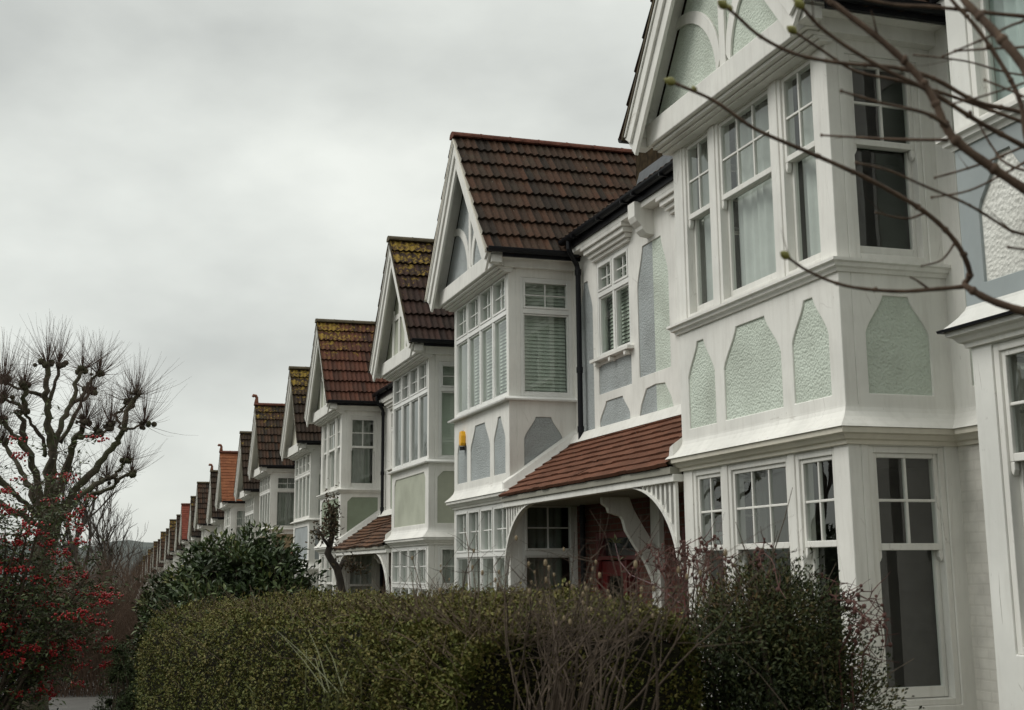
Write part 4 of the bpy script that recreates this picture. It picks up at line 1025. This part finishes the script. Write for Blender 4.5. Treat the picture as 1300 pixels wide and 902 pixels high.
# ---- pollarded street tree
def knuckle_shoots(m, p, n, l0, l1, r, upness=1.0):
    for i in range(n):
        a = rnd.uniform(0, 2*PI); e = rnd.uniform(-.05, 1)**.8 if rnd.random() < .9 else rnd.uniform(-.3, .2)
        e = e if isinstance(e, float) else .3
        d = Vector((math.cos(a)*math.cos(e*PI/2), math.sin(a)*math.cos(e*PI/2), math.sin(e*PI/2)*1.1))
        twig_mesh(m, p, d, rnd.uniform(l0, l1), r, .16, 4, 3, grav=.10*upness)
PB = Vector((-.90, 24.0, ground(24.0)))
def Q(x, y, o=0): return at_Y(x, y, 24.0+o)-PB
bark_p = barkmat('mossy_lime_bark', (.030, .024, .017), (.085, .066, .045), 16, .8, mossc=(.050, .058, .020))
twig_p = plain('red_brown_shoot_bark', (.095, .060, .046), .8, var=.2)
def pollard(name, label, loc):
    E = empty(name, loc, label, 'tree', 'pollarded street trees')
    m = MB(); m.smooth = True; sh = MB()
    m.tube([(0, 0, -.1), (.0, 0, .25), (.02, 0, 1.2), (.0, 0, 2.4), Q(64, 660), Q(64, 640)], [.36, .26, .21, .19, .20, .19], 12)
    limbs = [
     ([(63, 650), (63, 600), (63, 570), (62, 545), (59, 513), (58, 490), (57, 465)], .16, 0.0, True), ([(62, 520), (68, 500), (71, 482), (75, 464)], .08, .2, True),
     ([(59, 507), (45, 500), (28, 495), (6, 484)], .075, .3, True), ([(55, 650), (47, 600), (37, 572), (28, 545), (29, 515), (30, 490)], .13, -.6, True),
     ([(58, 580), (50, 558), (42, 538), (32, 520)], .075, .4, True), ([(40, 580), (20, 558), (8, 541), (2, 535)], .09, -.9, True), ([(30, 522), (18, 510), (6, 505)], .055, -.6, True),
     ([(68, 630), (71, 570), (80, 540), (90, 515), (96, 490), (103, 471)], .12, .7, True), ([(91, 515), (104, 500), (116, 486), (126, 477)], .08, .9, True), ([(78, 562), (95, 527), (106, 508), (114, 496)], .085, 1.3, True),
     ([(68, 640), (82, 595), (94, 563), (103, 547), (110, 537)], .14, -.9, True), ([(100, 556), (115, 553), (125, 553), (140, 542)], .07, -1.1, True), ([(118, 553), (121, 548)], .05, -1.0, True),
     ([(72, 655), (95, 625), (120, 597), (142, 570), (154, 552), (160, 535), (167, 515), (177, 501)], .13, .3, True), ([(155, 546), (151, 535), (146, 526), (155, 517), (163, 512)], .06, .5, True), ([(157, 547), (168, 543), (181, 538)], .06, .1, True),
     ([(74, 660), (100, 632), (125, 612), (136, 606)], .12, 1.3, True), ([(128, 614), (145, 603), (158, 592), (163, 584)], .07, 1.4, True), ([(110, 630), (138, 622), (155, 608), (168, 603)], .08, 1.8, True),
     ([(56, 655), (38, 620), (25, 600), (12, 578), (2, 560)], .11, 1.0, True), ([(52, 660), (30, 640), (10, 625), (-20, 600)], .10, .4, True), ([(48, 662), (10, 645), (-30, 620), (-55, 590)], .10, -.5, True), ([(20, 630), (-10, 590), (-25, 560), (-32, 520)], .08, -.7, True)]
    for pts, r, o, kn in limbs:
        n = len(pts); P = [Q(x, y, o*min(1, (i+.3)/max(1, n-1)) if r > .1 else o) + Vector((rnd.gauss(0, .02), 0, rnd.gauss(0, .015))) for i, (x, y) in enumerate(pts)]
        C = catmull(P, 4); nc = len(C)
        C = [c+Vector((rnd.gauss(0, .022), rnd.gauss(0, .022), rnd.gauss(0, .012))) if 0 < i < nc-1 else c for i, c in enumerate(C)]
        m.tube(C, [r*.54*(1-.45*i/(nc-1))*rnd.uniform(.86, 1.14) for i in range(nc)], 9)
        for i in range(1, n): 
            for _ in range(6):
                if rnd.random() < .8: twig_mesh(sh, P[i].lerp(P[i-1], rnd.random()), (rnd.gauss(0, 1), rnd.gauss(0, 1), rnd.gauss(.3, .8)), rnd.uniform(.2, .7), .0042, .25, 4, 3)
        e = P[-1]
        for _ in range(8): m.ball(e+Vector((rnd.gauss(0, .055), rnd.gauss(0, .055), rnd.gauss(0, .03))), rnd.uniform(.03, .065), 7, 5)
        knuckle_shoots(sh, e, rnd.randint(70, 105), rnd.uniform(.2, .45), rnd.uniform(.85, 1.15), .0045)
    m.build('trunk', bark_p, E); sh.build('shoots', twig_p, E, recalc=False)
    return E
pol = pollard('pollarded_tree', 'pollarded street tree with knuckled limbs and fans of thin shoots at left', PB)

# ---- twiggy bare tree, recursive
def bare_tree(name, label, loc, height, seed, mat, levels=5, spread=.55, trunk_r=.14, group=None, twigs=3):
    r = random.Random(seed); E = empty(name, loc, label, 'tree', group); m = MB(); t_ = MB()
    def grow_(p, d, l, rad, lv):
        pts = [p.copy()]; rr_ = [rad]; q = p.copy(); dd = d.copy()
        for i in range(4):
            dd = (dd+Vector((r.gauss(0, .10), r.gauss(0, .10), r.gauss(.03, .06)))).normalized(); q = q+dd*(l/4); pts.append(q.copy()); rr_.append(rad*(1-.11*(i+1)))
        (m if lv > 2 else t_).tube(pts, rr_, 7 if lv > 3 else (4 if lv > 1 else 3), cap=False)
        if lv == 0: return
        for i in range(twigs if lv < levels else 3):
            a = r.uniform(0, 2*PI); s_ = r.uniform(.25, 1)*spread; ax = dd.orthogonal().normalized(); bx = dd.cross(ax)
            nd = (dd+(ax*math.cos(a)+bx*math.sin(a))*s_*1.5+Vector((0, 0, .18))).normalized()
            src = pts[-1] if i == 0 else pts[r.choice([2, 3, 4])]
            grow_(src, nd, l*r.uniform(.6, .82), rad*.56, lv-1)
    grow_(Vector((0, 0, -.1)), Vector((0, 0, 1)), height*.30, trunk_r, levels)
    m.smooth = True
    m.build('trunk', mat, E, recalc=False); t_.build('twigs', mat, E, recalc=False); return E
bt = barkmat('grey_brown_bark', (.040, .032, .026), (.085, .068, .055), 12, .5)
def slot(x, Y):
    p = at_Y(x, 724, Y); return (p.x, Y, ground(Y))
bare_tree('bare_tree', 'slender bare tree with upswept twigs right of the pollarded tree', slot(143, 46), 9.0, 5, bt, 6, .5, .20, twigs=3)
far = bare_tree('bare_tree', 'small far bare tree above the distant roof ends', slot(197, 175), 15, 12, bt, 5, .5, .26, twigs=3, group='bare trees far down the street')
for i, (x, Y, lb) in enumerate(((168, 120, 'far bare tree just left of the distant roof ends'), (128, 95, 'far bare tree behind the right limbs of the pollarded tree'), (152, 150, 'far bare tree in front of the wooded hill'), (112, 130, 'far bare tree behind the pollarded trunk'))):
    c = copy_tree(far); c.location = slot(x, Y); c.rotation_euler.z = i*1.9+.7; c['label'] = lb
# brown leafless thicket between the tree and the shrub
thm = plain('brown_thicket_twigs', (.125, .080, .056), .9, var=.3)
for i, (x, Y, h, lb) in enumerate(((122, 33, 3.7, 'reddish brown leafless thicket beside the berry shrub'), (158, 60, 4.9, 'brown leafless thicket in front of the far roof ends'), (95, 42, 4.0, 'brown leafless thicket behind the berry shrub'))):
    loc = Vector(slot(x, Y)); E = empty('bare_thicket', loc, lb, 'thicket'); m = MB(); r = random.Random(50+i)
    for j in range(520):
        a = r.uniform(0, 2*PI); q = r.random()**.5*1.15; p = Vector((math.cos(a)*q, math.sin(a)*q*1.4, 0))
        pts = twig_mesh(m, p, (r.gauss(0, .22), r.gauss(0, .22), 1), h*r.uniform(.45, 1.0), .008, .18, 5, 3)
        for k_ in (2, 3, 4):
            for _ in range(2): twig_mesh(m, pts[k_], (r.gauss(0, .6), r.gauss(0, .6), .8), r.uniform(.3, .9), .005, .25, 3, 3)
    m.build('stems', thm, E, recalc=False)

# ---- red-berried shrub on the verge
BB = Vector((-1.25, 15.5, ground(15.5)))
E = empty('berry_shrub', BB, 'tall loose evergreen shrub covered in red berry clusters at left', 'shrub')
lmb = leafmat('berry_shrub_leaves', [(.022, .034, .013), (.042, .062, .020), (.068, .094, .030), (.095, .112, .038), (.13, .14, .05)], .42, .4)
berry = plain('red_berries', (.36, .013, .015), .3, var=.3, scale=30)
m = MB(); r = random.Random(77); LP_, LD, BP = [], [], []
for j in range(44):
    x = r.uniform(-70, 125); y = r.choice([r.uniform(560, 660), r.uniform(640, 790), r.uniform(660, 800), r.uniform(740, 830)])
    if x > 95 and y < 610: y += 60
    t = at_Y(x, y, 15.5+r.uniform(-.7, .7))-BB
    a = Vector((r.uniform(-.12, .12), r.uniform(-.12, .12), 0)); mid = a.lerp(t, .55)+Vector((r.gauss(0, .1), r.gauss(0, .1), .25))
    path = [a*(1-q)**2+mid*2*q*(1-q)+t*q*q for q in [k_/7 for k_ in range(8)]]
    m.tube(path, [.030*(1-.8*k_/7) for k_ in range(8)], 5, cap=False)
    tips = []
    for p in path[3:]:
        for _ in range(4):
            pts = twig_mesh(m, p, (r.gauss(0, 1), r.gauss(0, 1), r.gauss(.15, .5)), r.uniform(.25, .6), .005, .3, 4, 3); tips.append(pts)
    for pts in tips:
        for q in pts[1:]:
            for _ in range(5): LP_.append(tuple(q+Vector((r.gauss(0, .05), r.gauss(0, .05), r.gauss(0, .05))))); LD.append((r.gauss(0, 1), r.gauss(0, 1), r.gauss(-.1, .6)))
        if r.random() < .30: BP.append(pts[-1])
m.build('stems', stem, E, recalc=False)
n = len(LP_); leaf_obj('leaves', E, np.array(LP_), np.array(LD), unit(n)+np.array([0, 0, .8]), nrng.uniform(.045, .085, n), nrng.uniform(.016, .028, n), lmb, np.clip(nrng.normal(.45, .22, n), 0, 1))
m = MB()
for p in BP:
    k_ = r.randint(14, 30); ax = Vector((r.gauss(0, 1), r.gauss(0, 1), 0)).normalized()
    for _ in range(k_): m.ball(Vector(p)+ax*r.gauss(0, .065)+Vector((r.gauss(0, .02), r.gauss(0, .02), r.gauss(0, .022))), r.uniform(.010, .0155), 5, 4)
m.smooth = True; m.build('berries', berry, E)

# ------------------------------------------------------------------ parked cars seen under the shrub
glassd = plain('dark_car_glass', (.012, .014, .016), .08, var=.05)
tyre = plain('tyre_rubber', (.015, .015, .015), .85)
rimm = plain('alloy', (.35, .35, .36), .3, .9)
def car(loc, paint, label):
    E = empty('parked_car', loc, label, 'car', 'cars parked along the kerb'); m = MB()
    prof = [(-2.0, .35, .50), (-2.05, .62, .72), (-1.85, .86, .78), (-1.1, .95, .80), (-.45, 1.40, .62), (.2, 1.46, .60), (1.0, 1.42, .60), (1.75, 1.0, .74), (2.0, .88, .76), (2.05, .55, .70), (1.98, .32, .52)]
    body = [(-2.0, .3), (-2.08, .6), (-1.9, .84), (-1.0, .96), (1.8, .99), (2.02, .86), (2.06, .5), (2.0, .3)]
    rings = []
    for w in (-.84, -.78, .78, .84):
        k_ = .94 if abs(w) > .8 else 1
        rings.append([m.pt((w, y*k_, .28+(z-.28)*(.97 if k_ < 1 else 1))) for y, z in body])
    nb = len(body)
    for a, b in zip(rings, rings[1:]):
        for k_ in range(nb): m.face([a[k_], a[(k_+1) % nb], b[(k_+1) % nb], b[k_]])
    m.face(rings[0]); m.face(rings[-1][::-1])
    m.hexa([(-.60, -.45, 1.40), (.60, -.45, 1.40), (-.58, 1.15, 1.42), (.58, 1.15, 1.42), (-.56, -.35, 1.47), (.56, -.35, 1.47), (-.54, 1.05, 1.48), (.54, 1.05, 1.48)])
    m.build('body', paint, E, .03)
    m = MB(); m.hexa([(-.76, -1.15, .93), (.76, -1.15, .93), (-.76, 1.75, .97), (.76, 1.75, .97), (-.60, -.42, 1.40), (.60, -.42, 1.40), (-.58, 1.12, 1.42), (.58, 1.12, 1.42)])
    m.build('windows', glassd, E)
    for y in (-1.25, 1.3):
        for x in (-.80, .80):
            m = MB(); m.tube([(x-.1, y, .31), (x+.1, y, .31)], .31, 18); wo = m.build('wheel', tyre, E)
            m = MB(); m.tube([(x-.105, y, .31), (x+.105, y, .31)], .20, 14); m.build('rim', rimm, wo)
    for x in (-.62, .62):
        m = MB(); m.box(x-.14, x+.14, -2.09, -2.0, .62, .76); m.build('tail_light', plain('red_lens', (.3, .01, .01), .2), E)
    m = MB(); m.box(-.26, .26, -2.095, -2.05, .45, .56); m.build('number_plate', plain('plate_yellow', (.55, .42, .03), .4), E)
    return E
p = at_Y(8, 780, 29); car((min(p.x, -2.9)-.75, 29, ground(29)-.12), plain('silver_paint', (.45, .47, .48), .25, .4), 'silver parked car half hidden behind the red berry shrub')
car((-3.6, 62, ground(62)-.12), plain('dark_green_paint', (.02, .045, .03), .25, .2), 'far dark green parked car under the shrub')
m = MB(); m.box(-.18, .18, -.18, .18, 0, .04)
for z0_, z1_, r0, r1 in ((.04, .25, .13, .10), (.25, .42, .10, .072), (.42, .60, .072, .045), (.60, .75, .045, .025)): m.tube([(0, 0, z0_), (0, 0, z1_)], [r0, r1], 12)
o = m.build('traffic_cone', plain('orange_plastic', (.55, .09, .01), .5)); p = at_Y(100, 800, 36); o.location = (p.x, 36, ground(36)); tag(o, 'small orange traffic cone on the far pavement under the shrub', 'traffic cone')

# ------------------------------------------------------------------ budding branches close to the camera
BRANCH = [
 ([(1224, 361), (1231, 345), (1213, 307), (1175, 270), (1120, 237), (1073, 214), (1013, 188), (957, 163), (906, 128), (854, 105)], 2.0, 1.9, .0060, True),
 ([(1440, 450), (1340, 410), (1300, 396), (1259, 382), (1231, 367), (1224, 361)], 1.95, 2.0, .0115, False),
 ([(1226, 364), (1180, 368), (1134, 370), (1073, 363), (1027, 345), (999, 326)], 2.0, 1.9, .0048, True), ([(1180, 368), (1165, 357), (1155, 352)], 1.98, 1.97, .003, False),
 ([(1440, 330), (1300, 240), (1222, 186), (1199, 158), (1185, 126), (1162, 93), (1124, 56), (1082, 23), (1046, -4), (1000, -40)], 1.75, 1.85, .0092, True),
 ([(1440, 260), (1300, 186), (1241, 154), (1180, 116), (1115, 84), (1050, 42), (1017, 8)], 1.85, 1.75, .0058, True),
 ([(1440, 190), (1300, 144), (1241, 130), (1185, 100), (1134, 86), (1073, 81), (1013, 70), (966, 47), (936, 21), (920, 8)], 1.9, 1.8, .0052, True),
 ([(1440, 210), (1300, 156), (1204, 121), (1138, 102), (1087, 91), (1045, 65), (1008, 40)], 2.05, 1.95, .0046, True),
 ([(1210, -30), (1224, 0), (1259, 37), (1300, 84), (1400, 220)], 1.7, 1.6, .0105, False),
 ([(1190, -30), (1208, 0), (1241, 37), (1278, 93), (1297, 135), (1312, 200), (1400, 330)], 1.8, 1.75, .0055, False),
 ([(1440, 105), (1300, 96), (1226, 78), (1160, 70)], 1.9, 1.95, .0030, True), ([(1420, 10), (1330, 90), (1262, 118), (1205, 133)], 1.7, 1.8, .0030, True), ([(1213, 307), (1196, 330), (1170, 338)], 2.0, 2.02, .0026, True), ([(1175, 270), (1150, 278), (1112, 270)], 1.98, 1.95, .0028, True), ([(1241, 154), (1262, 190), (1290, 214), (1420, 260)], 1.85, 1.8, .0032, False),
 ([(1440, 55), (1300, 60), (1213, 65)], 1.8, 1.85, .0040, True), ([(1400, 5), (1297, 28), (1255, 47), (1197, 72)], 1.7, 1.8, .0034, True),
 ([(1440, 30), (1300, 21), (1185, 9), (1134, 6), (1060, -10)], 1.8, 1.8, .0050, False),
 ([(1203, 161), (1175, 144), (1115, 130), (1068, 116)], 1.77, 1.72, .0042, True), ([(1203, 178), (1134, 177), (1043, 172)], 1.8, 1.9, .0036, True),
 ([(1440, 340), (1300, 298), (1283, 293), (1231, 261), (1175, 237), (1129, 217), (1087, 207)], 1.8, 1.7, .0036, True),
 ([(1420, 130), (1300, 186), (1241, 210), (1187, 226)], 1.9, 1.95, .0036, True), ([(1420, 140), (1300, 207), (1278, 219), (1231, 242), (1183, 251)], 1.85, 1.9, .0034, True),
 ([(1420, 180), (1300, 123), (1250, 102)], 1.7, 1.75, .0034, True), ([(1420, 330), (1300, 317), (1280, 314)], 1.8, 1.8, .0034, True)]
TB = at_depth(1660, 500, 2.1); TL = Vector((TB.x, TB.y, ground(TB.y)-.02))
E = empty('budding_tree', TL, 'bare tree branches with swelling green buds reaching in at upper right', 'tree')
m = MB(); m.smooth = True; budpart = plain('green_buds', (.20, .19, .045), .55, var=.35, scale=120); r = random.Random(3)
def bud_at(p, d, q):
    mq = MB(); mq.smooth = True; d = d.normalized()
    mq.tube([p+d*(t*q) for t in (-.6, -.1, .5, 1.1, 1.7, 2.1)], [q*k_ for k_ in (.45, .8, 1.0, .85, .45, .12)], 9)
    sd = d.orthogonal().normalized()
    mq.tube([p+sd*q*.35+d*(t*q) for t in (-.5, .1, .8, 1.3)], [q*k_ for k_ in (.3, .62, .6, .15)], 7); mq.build('bud', budpart, E)
hub = [TL*0, Vector((0, 0, .8)), Vector((.02, .02, 1.5)), at_depth(1640, 480, 2.1)-TL, at_depth(1640, 200, 2.1)-TL, at_depth(1620, -80, 2.05)-TL]
m.tube(hub, [.075, .06, .055, .045, .035, .02], 10)
for pts, d0, d1, rad, bud_ in BRANCH:
    n = len(pts); P = [at_depth(x, y, d0+(d1-d0)*i/(n-1))-TL for i, (x, y) in enumerate(pts)]
    if pts[0][0] > 1390: P = [hub[3 if pts[0][1] > 250 else 4]]+P
    elif pts[-1][0] > 1390: P = P+[hub[3 if pts[-1][1] > 250 else 4]]
    rev = pts[-1][0] > 1390
    C = catmull(P); nc = len(C)
    R = [rad*.68*(1.15-.55*(i/(nc-1) if not rev else 1-i/(nc-1)))*(1+.06*math.sin(i*2.1)) for i in range(nc)]
    m.tube(C, R, 8)
    for i in range(4, nc-1, 4):
        if r.random() < .18: twig_mesh(m, C[i], (C[i]-C[i-1]).normalized()+Vector((r.gauss(0, .5), r.gauss(0, .5), r.gauss(.1, .5))), r.uniform(.02, .07), R[i]*.45, .3, 3, 5)
        if r.random() < .65:                                     # nodes and small side buds
            m.ball(C[i], R[i]*1.35, 7, 5)
            if r.random() < .25: m.ball(C[i]+Vector((r.gauss(0, 1), r.gauss(0, 1), r.gauss(0, 1))).normalized()*R[i]*1.1, R[i]*.9, 7, 5, 1, 1.4)
    if bud_:
        d = (C[-1]-C[-2]).normalized()
        if pts[-1][0] < 1060 and rad > .0045:
            bud_at(C[-1], d, .0068)
            if r.random() < .7: bud_at(C[-4]+Vector((0, 0, R[-4]*.8)), d+Vector((0, 0, 1.0)), .0042)
        else: m.ball(C[-1], R[-1]*1.5, 7, 5, 1, 1.3)
m.build('branches', barkmat('brown_branch_bark', (.050, .030, .020), (.13, .085, .055), 45, .3), E)

# ------------------------------------------------------------------ across the road (seen only as reflections in the windows)
proto = bare_tree('bare_tree', 'tall bare tree across the road, nearest of the six', (-10.5, 26, ground(26)), 15, 44, bt, 6, .55, .2, group='bare trees across the road')
for i, (x, y) in enumerate(((-11, 37), (-10.4, 48), (-11, 60), (-10.6, 71), (-11, 83))):
    c = copy_tree(proto); c.location = (x, y, ground(y)); c.rotation_euler.z = 1.3+i*2.1; c['label'] = 'tall bare tree across the road, %s from the right' % ORD[i+1]
for i in range(4):
    src = HOUSES[8 if i % 2 == 0 else 9]; c = copy_tree(src); y = 8+i*8.2
    c.location = (-18.0, y, ground(y)); c.rotation_euler.z = PI; c['label'] = 'gabled house across the road, %s from the right' % ORD[i]; c['group'] = 'houses across the road'

# ------------------------------------------------------------------ light
SUN_EL, SUN_AZ = math.radians(48), math.radians(-78)           # azimuth from +Y towards +X
w = bpy.data.worlds.new('World'); scene.world = w; w.use_nodes = True; nt = w.node_tree
bg = nt.nodes['Background']; sky = N(nt, 'ShaderNodeTexSky', sky_type='NISHITA'); sky.sun_disc = False
sky.sun_elevation = SUN_EL; sky.sun_rotation = SUN_AZ
tc = nt.nodes.new('ShaderNodeTexCoord'); sp = nt.nodes.new('ShaderNodeSeparateXYZ'); nt.links.new(tc.outputs['Generated'], sp.inputs[0])
mp = nt.nodes.new('ShaderNodeMapping'); mp.inputs['Scale'].default_value = (1.6, 1.6, 3.0); mp.inputs['Location'].default_value = (.35, .1, .2); nt.links.new(tc.outputs['Generated'], mp.inputs[0])
n1 = N(nt, 'ShaderNodeTexNoise', Scale=1.9, Detail=7, Roughness=.48); nt.links.new(mp.outputs[0], n1.inputs['Vector'])
cl = ramp(nt, n1.outputs['Fac'], [(.34, (4.7, 4.86, 4.6)), (.50, (6.1, 6.3, 5.92)), (.64, (7.5, 7.7, 7.2))])
# overcast skies brighten towards the zenith
el = N(nt, 'ShaderNodeMapRange'); el.inputs['From Min'].default_value = 0; el.inputs['From Max'].default_value = 1; el.inputs['To Min'].default_value = .86; el.inputs['To Max'].default_value = 1.45
nt.links.new(sp.outputs[2], el.inputs['Value'])
cl2 = nt.nodes.new('ShaderNodeVectorMath'); cl2.operation = 'SCALE'; nt.links.new(cl, cl2.inputs[0]); nt.links.new(el.outputs[0], cl2.inputs['Scale'])
lob = ray(150, 540).normalized()
nrm_ = N(nt, 'ShaderNodeVectorMath', operation='NORMALIZE'); nt.links.new(tc.outputs['Generated'], nrm_.inputs[0])
dp = N(nt, 'ShaderNodeVectorMath', operation='DOT_PRODUCT'); dp.inputs[1].default_value = lob; nt.links.new(nrm_.outputs[0], dp.inputs[0])
mr = N(nt, 'ShaderNodeMapRange', interpolation_type='SMOOTHSTEP'); mr.inputs['From Min'].default_value = .955; mr.inputs['From Max'].default_value = 1.0; mr.inputs['To Min'].default_value = 1.05; mr.inputs['To Max'].default_value = 1.24
nt.links.new(dp.outputs['Value'], mr.inputs['Value'])
cl3 = nt.nodes.new('ShaderNodeVectorMath'); cl3.operation = 'SCALE'; nt.links.new(cl2.outputs[0], cl3.inputs[0]); nt.links.new(mr.outputs[0], cl3.inputs['Scale'])
nt.links.new(mixc(nt, .94, sky.outputs[0], cl3.outputs[0]), bg.inputs['Color']); bg.inputs['Strength'].default_value = .1
sl = bpy.data.lights.new('sun', 'SUN'); sl.energy = 1.5; sl.angle = math.radians(30); sl.color = (1, .97, .92)
so = bpy.data.objects.new('sun', sl); COL.objects.link(so)
dv = Vector((math.sin(SUN_AZ)*math.cos(SUN_EL), math.cos(SUN_AZ)*math.cos(SUN_EL), math.sin(SUN_EL)))
so.rotation_euler = dv.to_track_quat('Z', 'Y').to_euler()
vs = scene.view_settings; vs.view_transform = 'Standard'; vs.look = 'None'; vs.gamma = 1; vs.exposure = 0.12; vs.use_curve_mapping = False
scene.cycles.max_bounces = 6; scene.cycles.transparent_max_bounces = 12; scene.cycles.caustics_reflective = False; scene.cycles.caustics_refractive = False
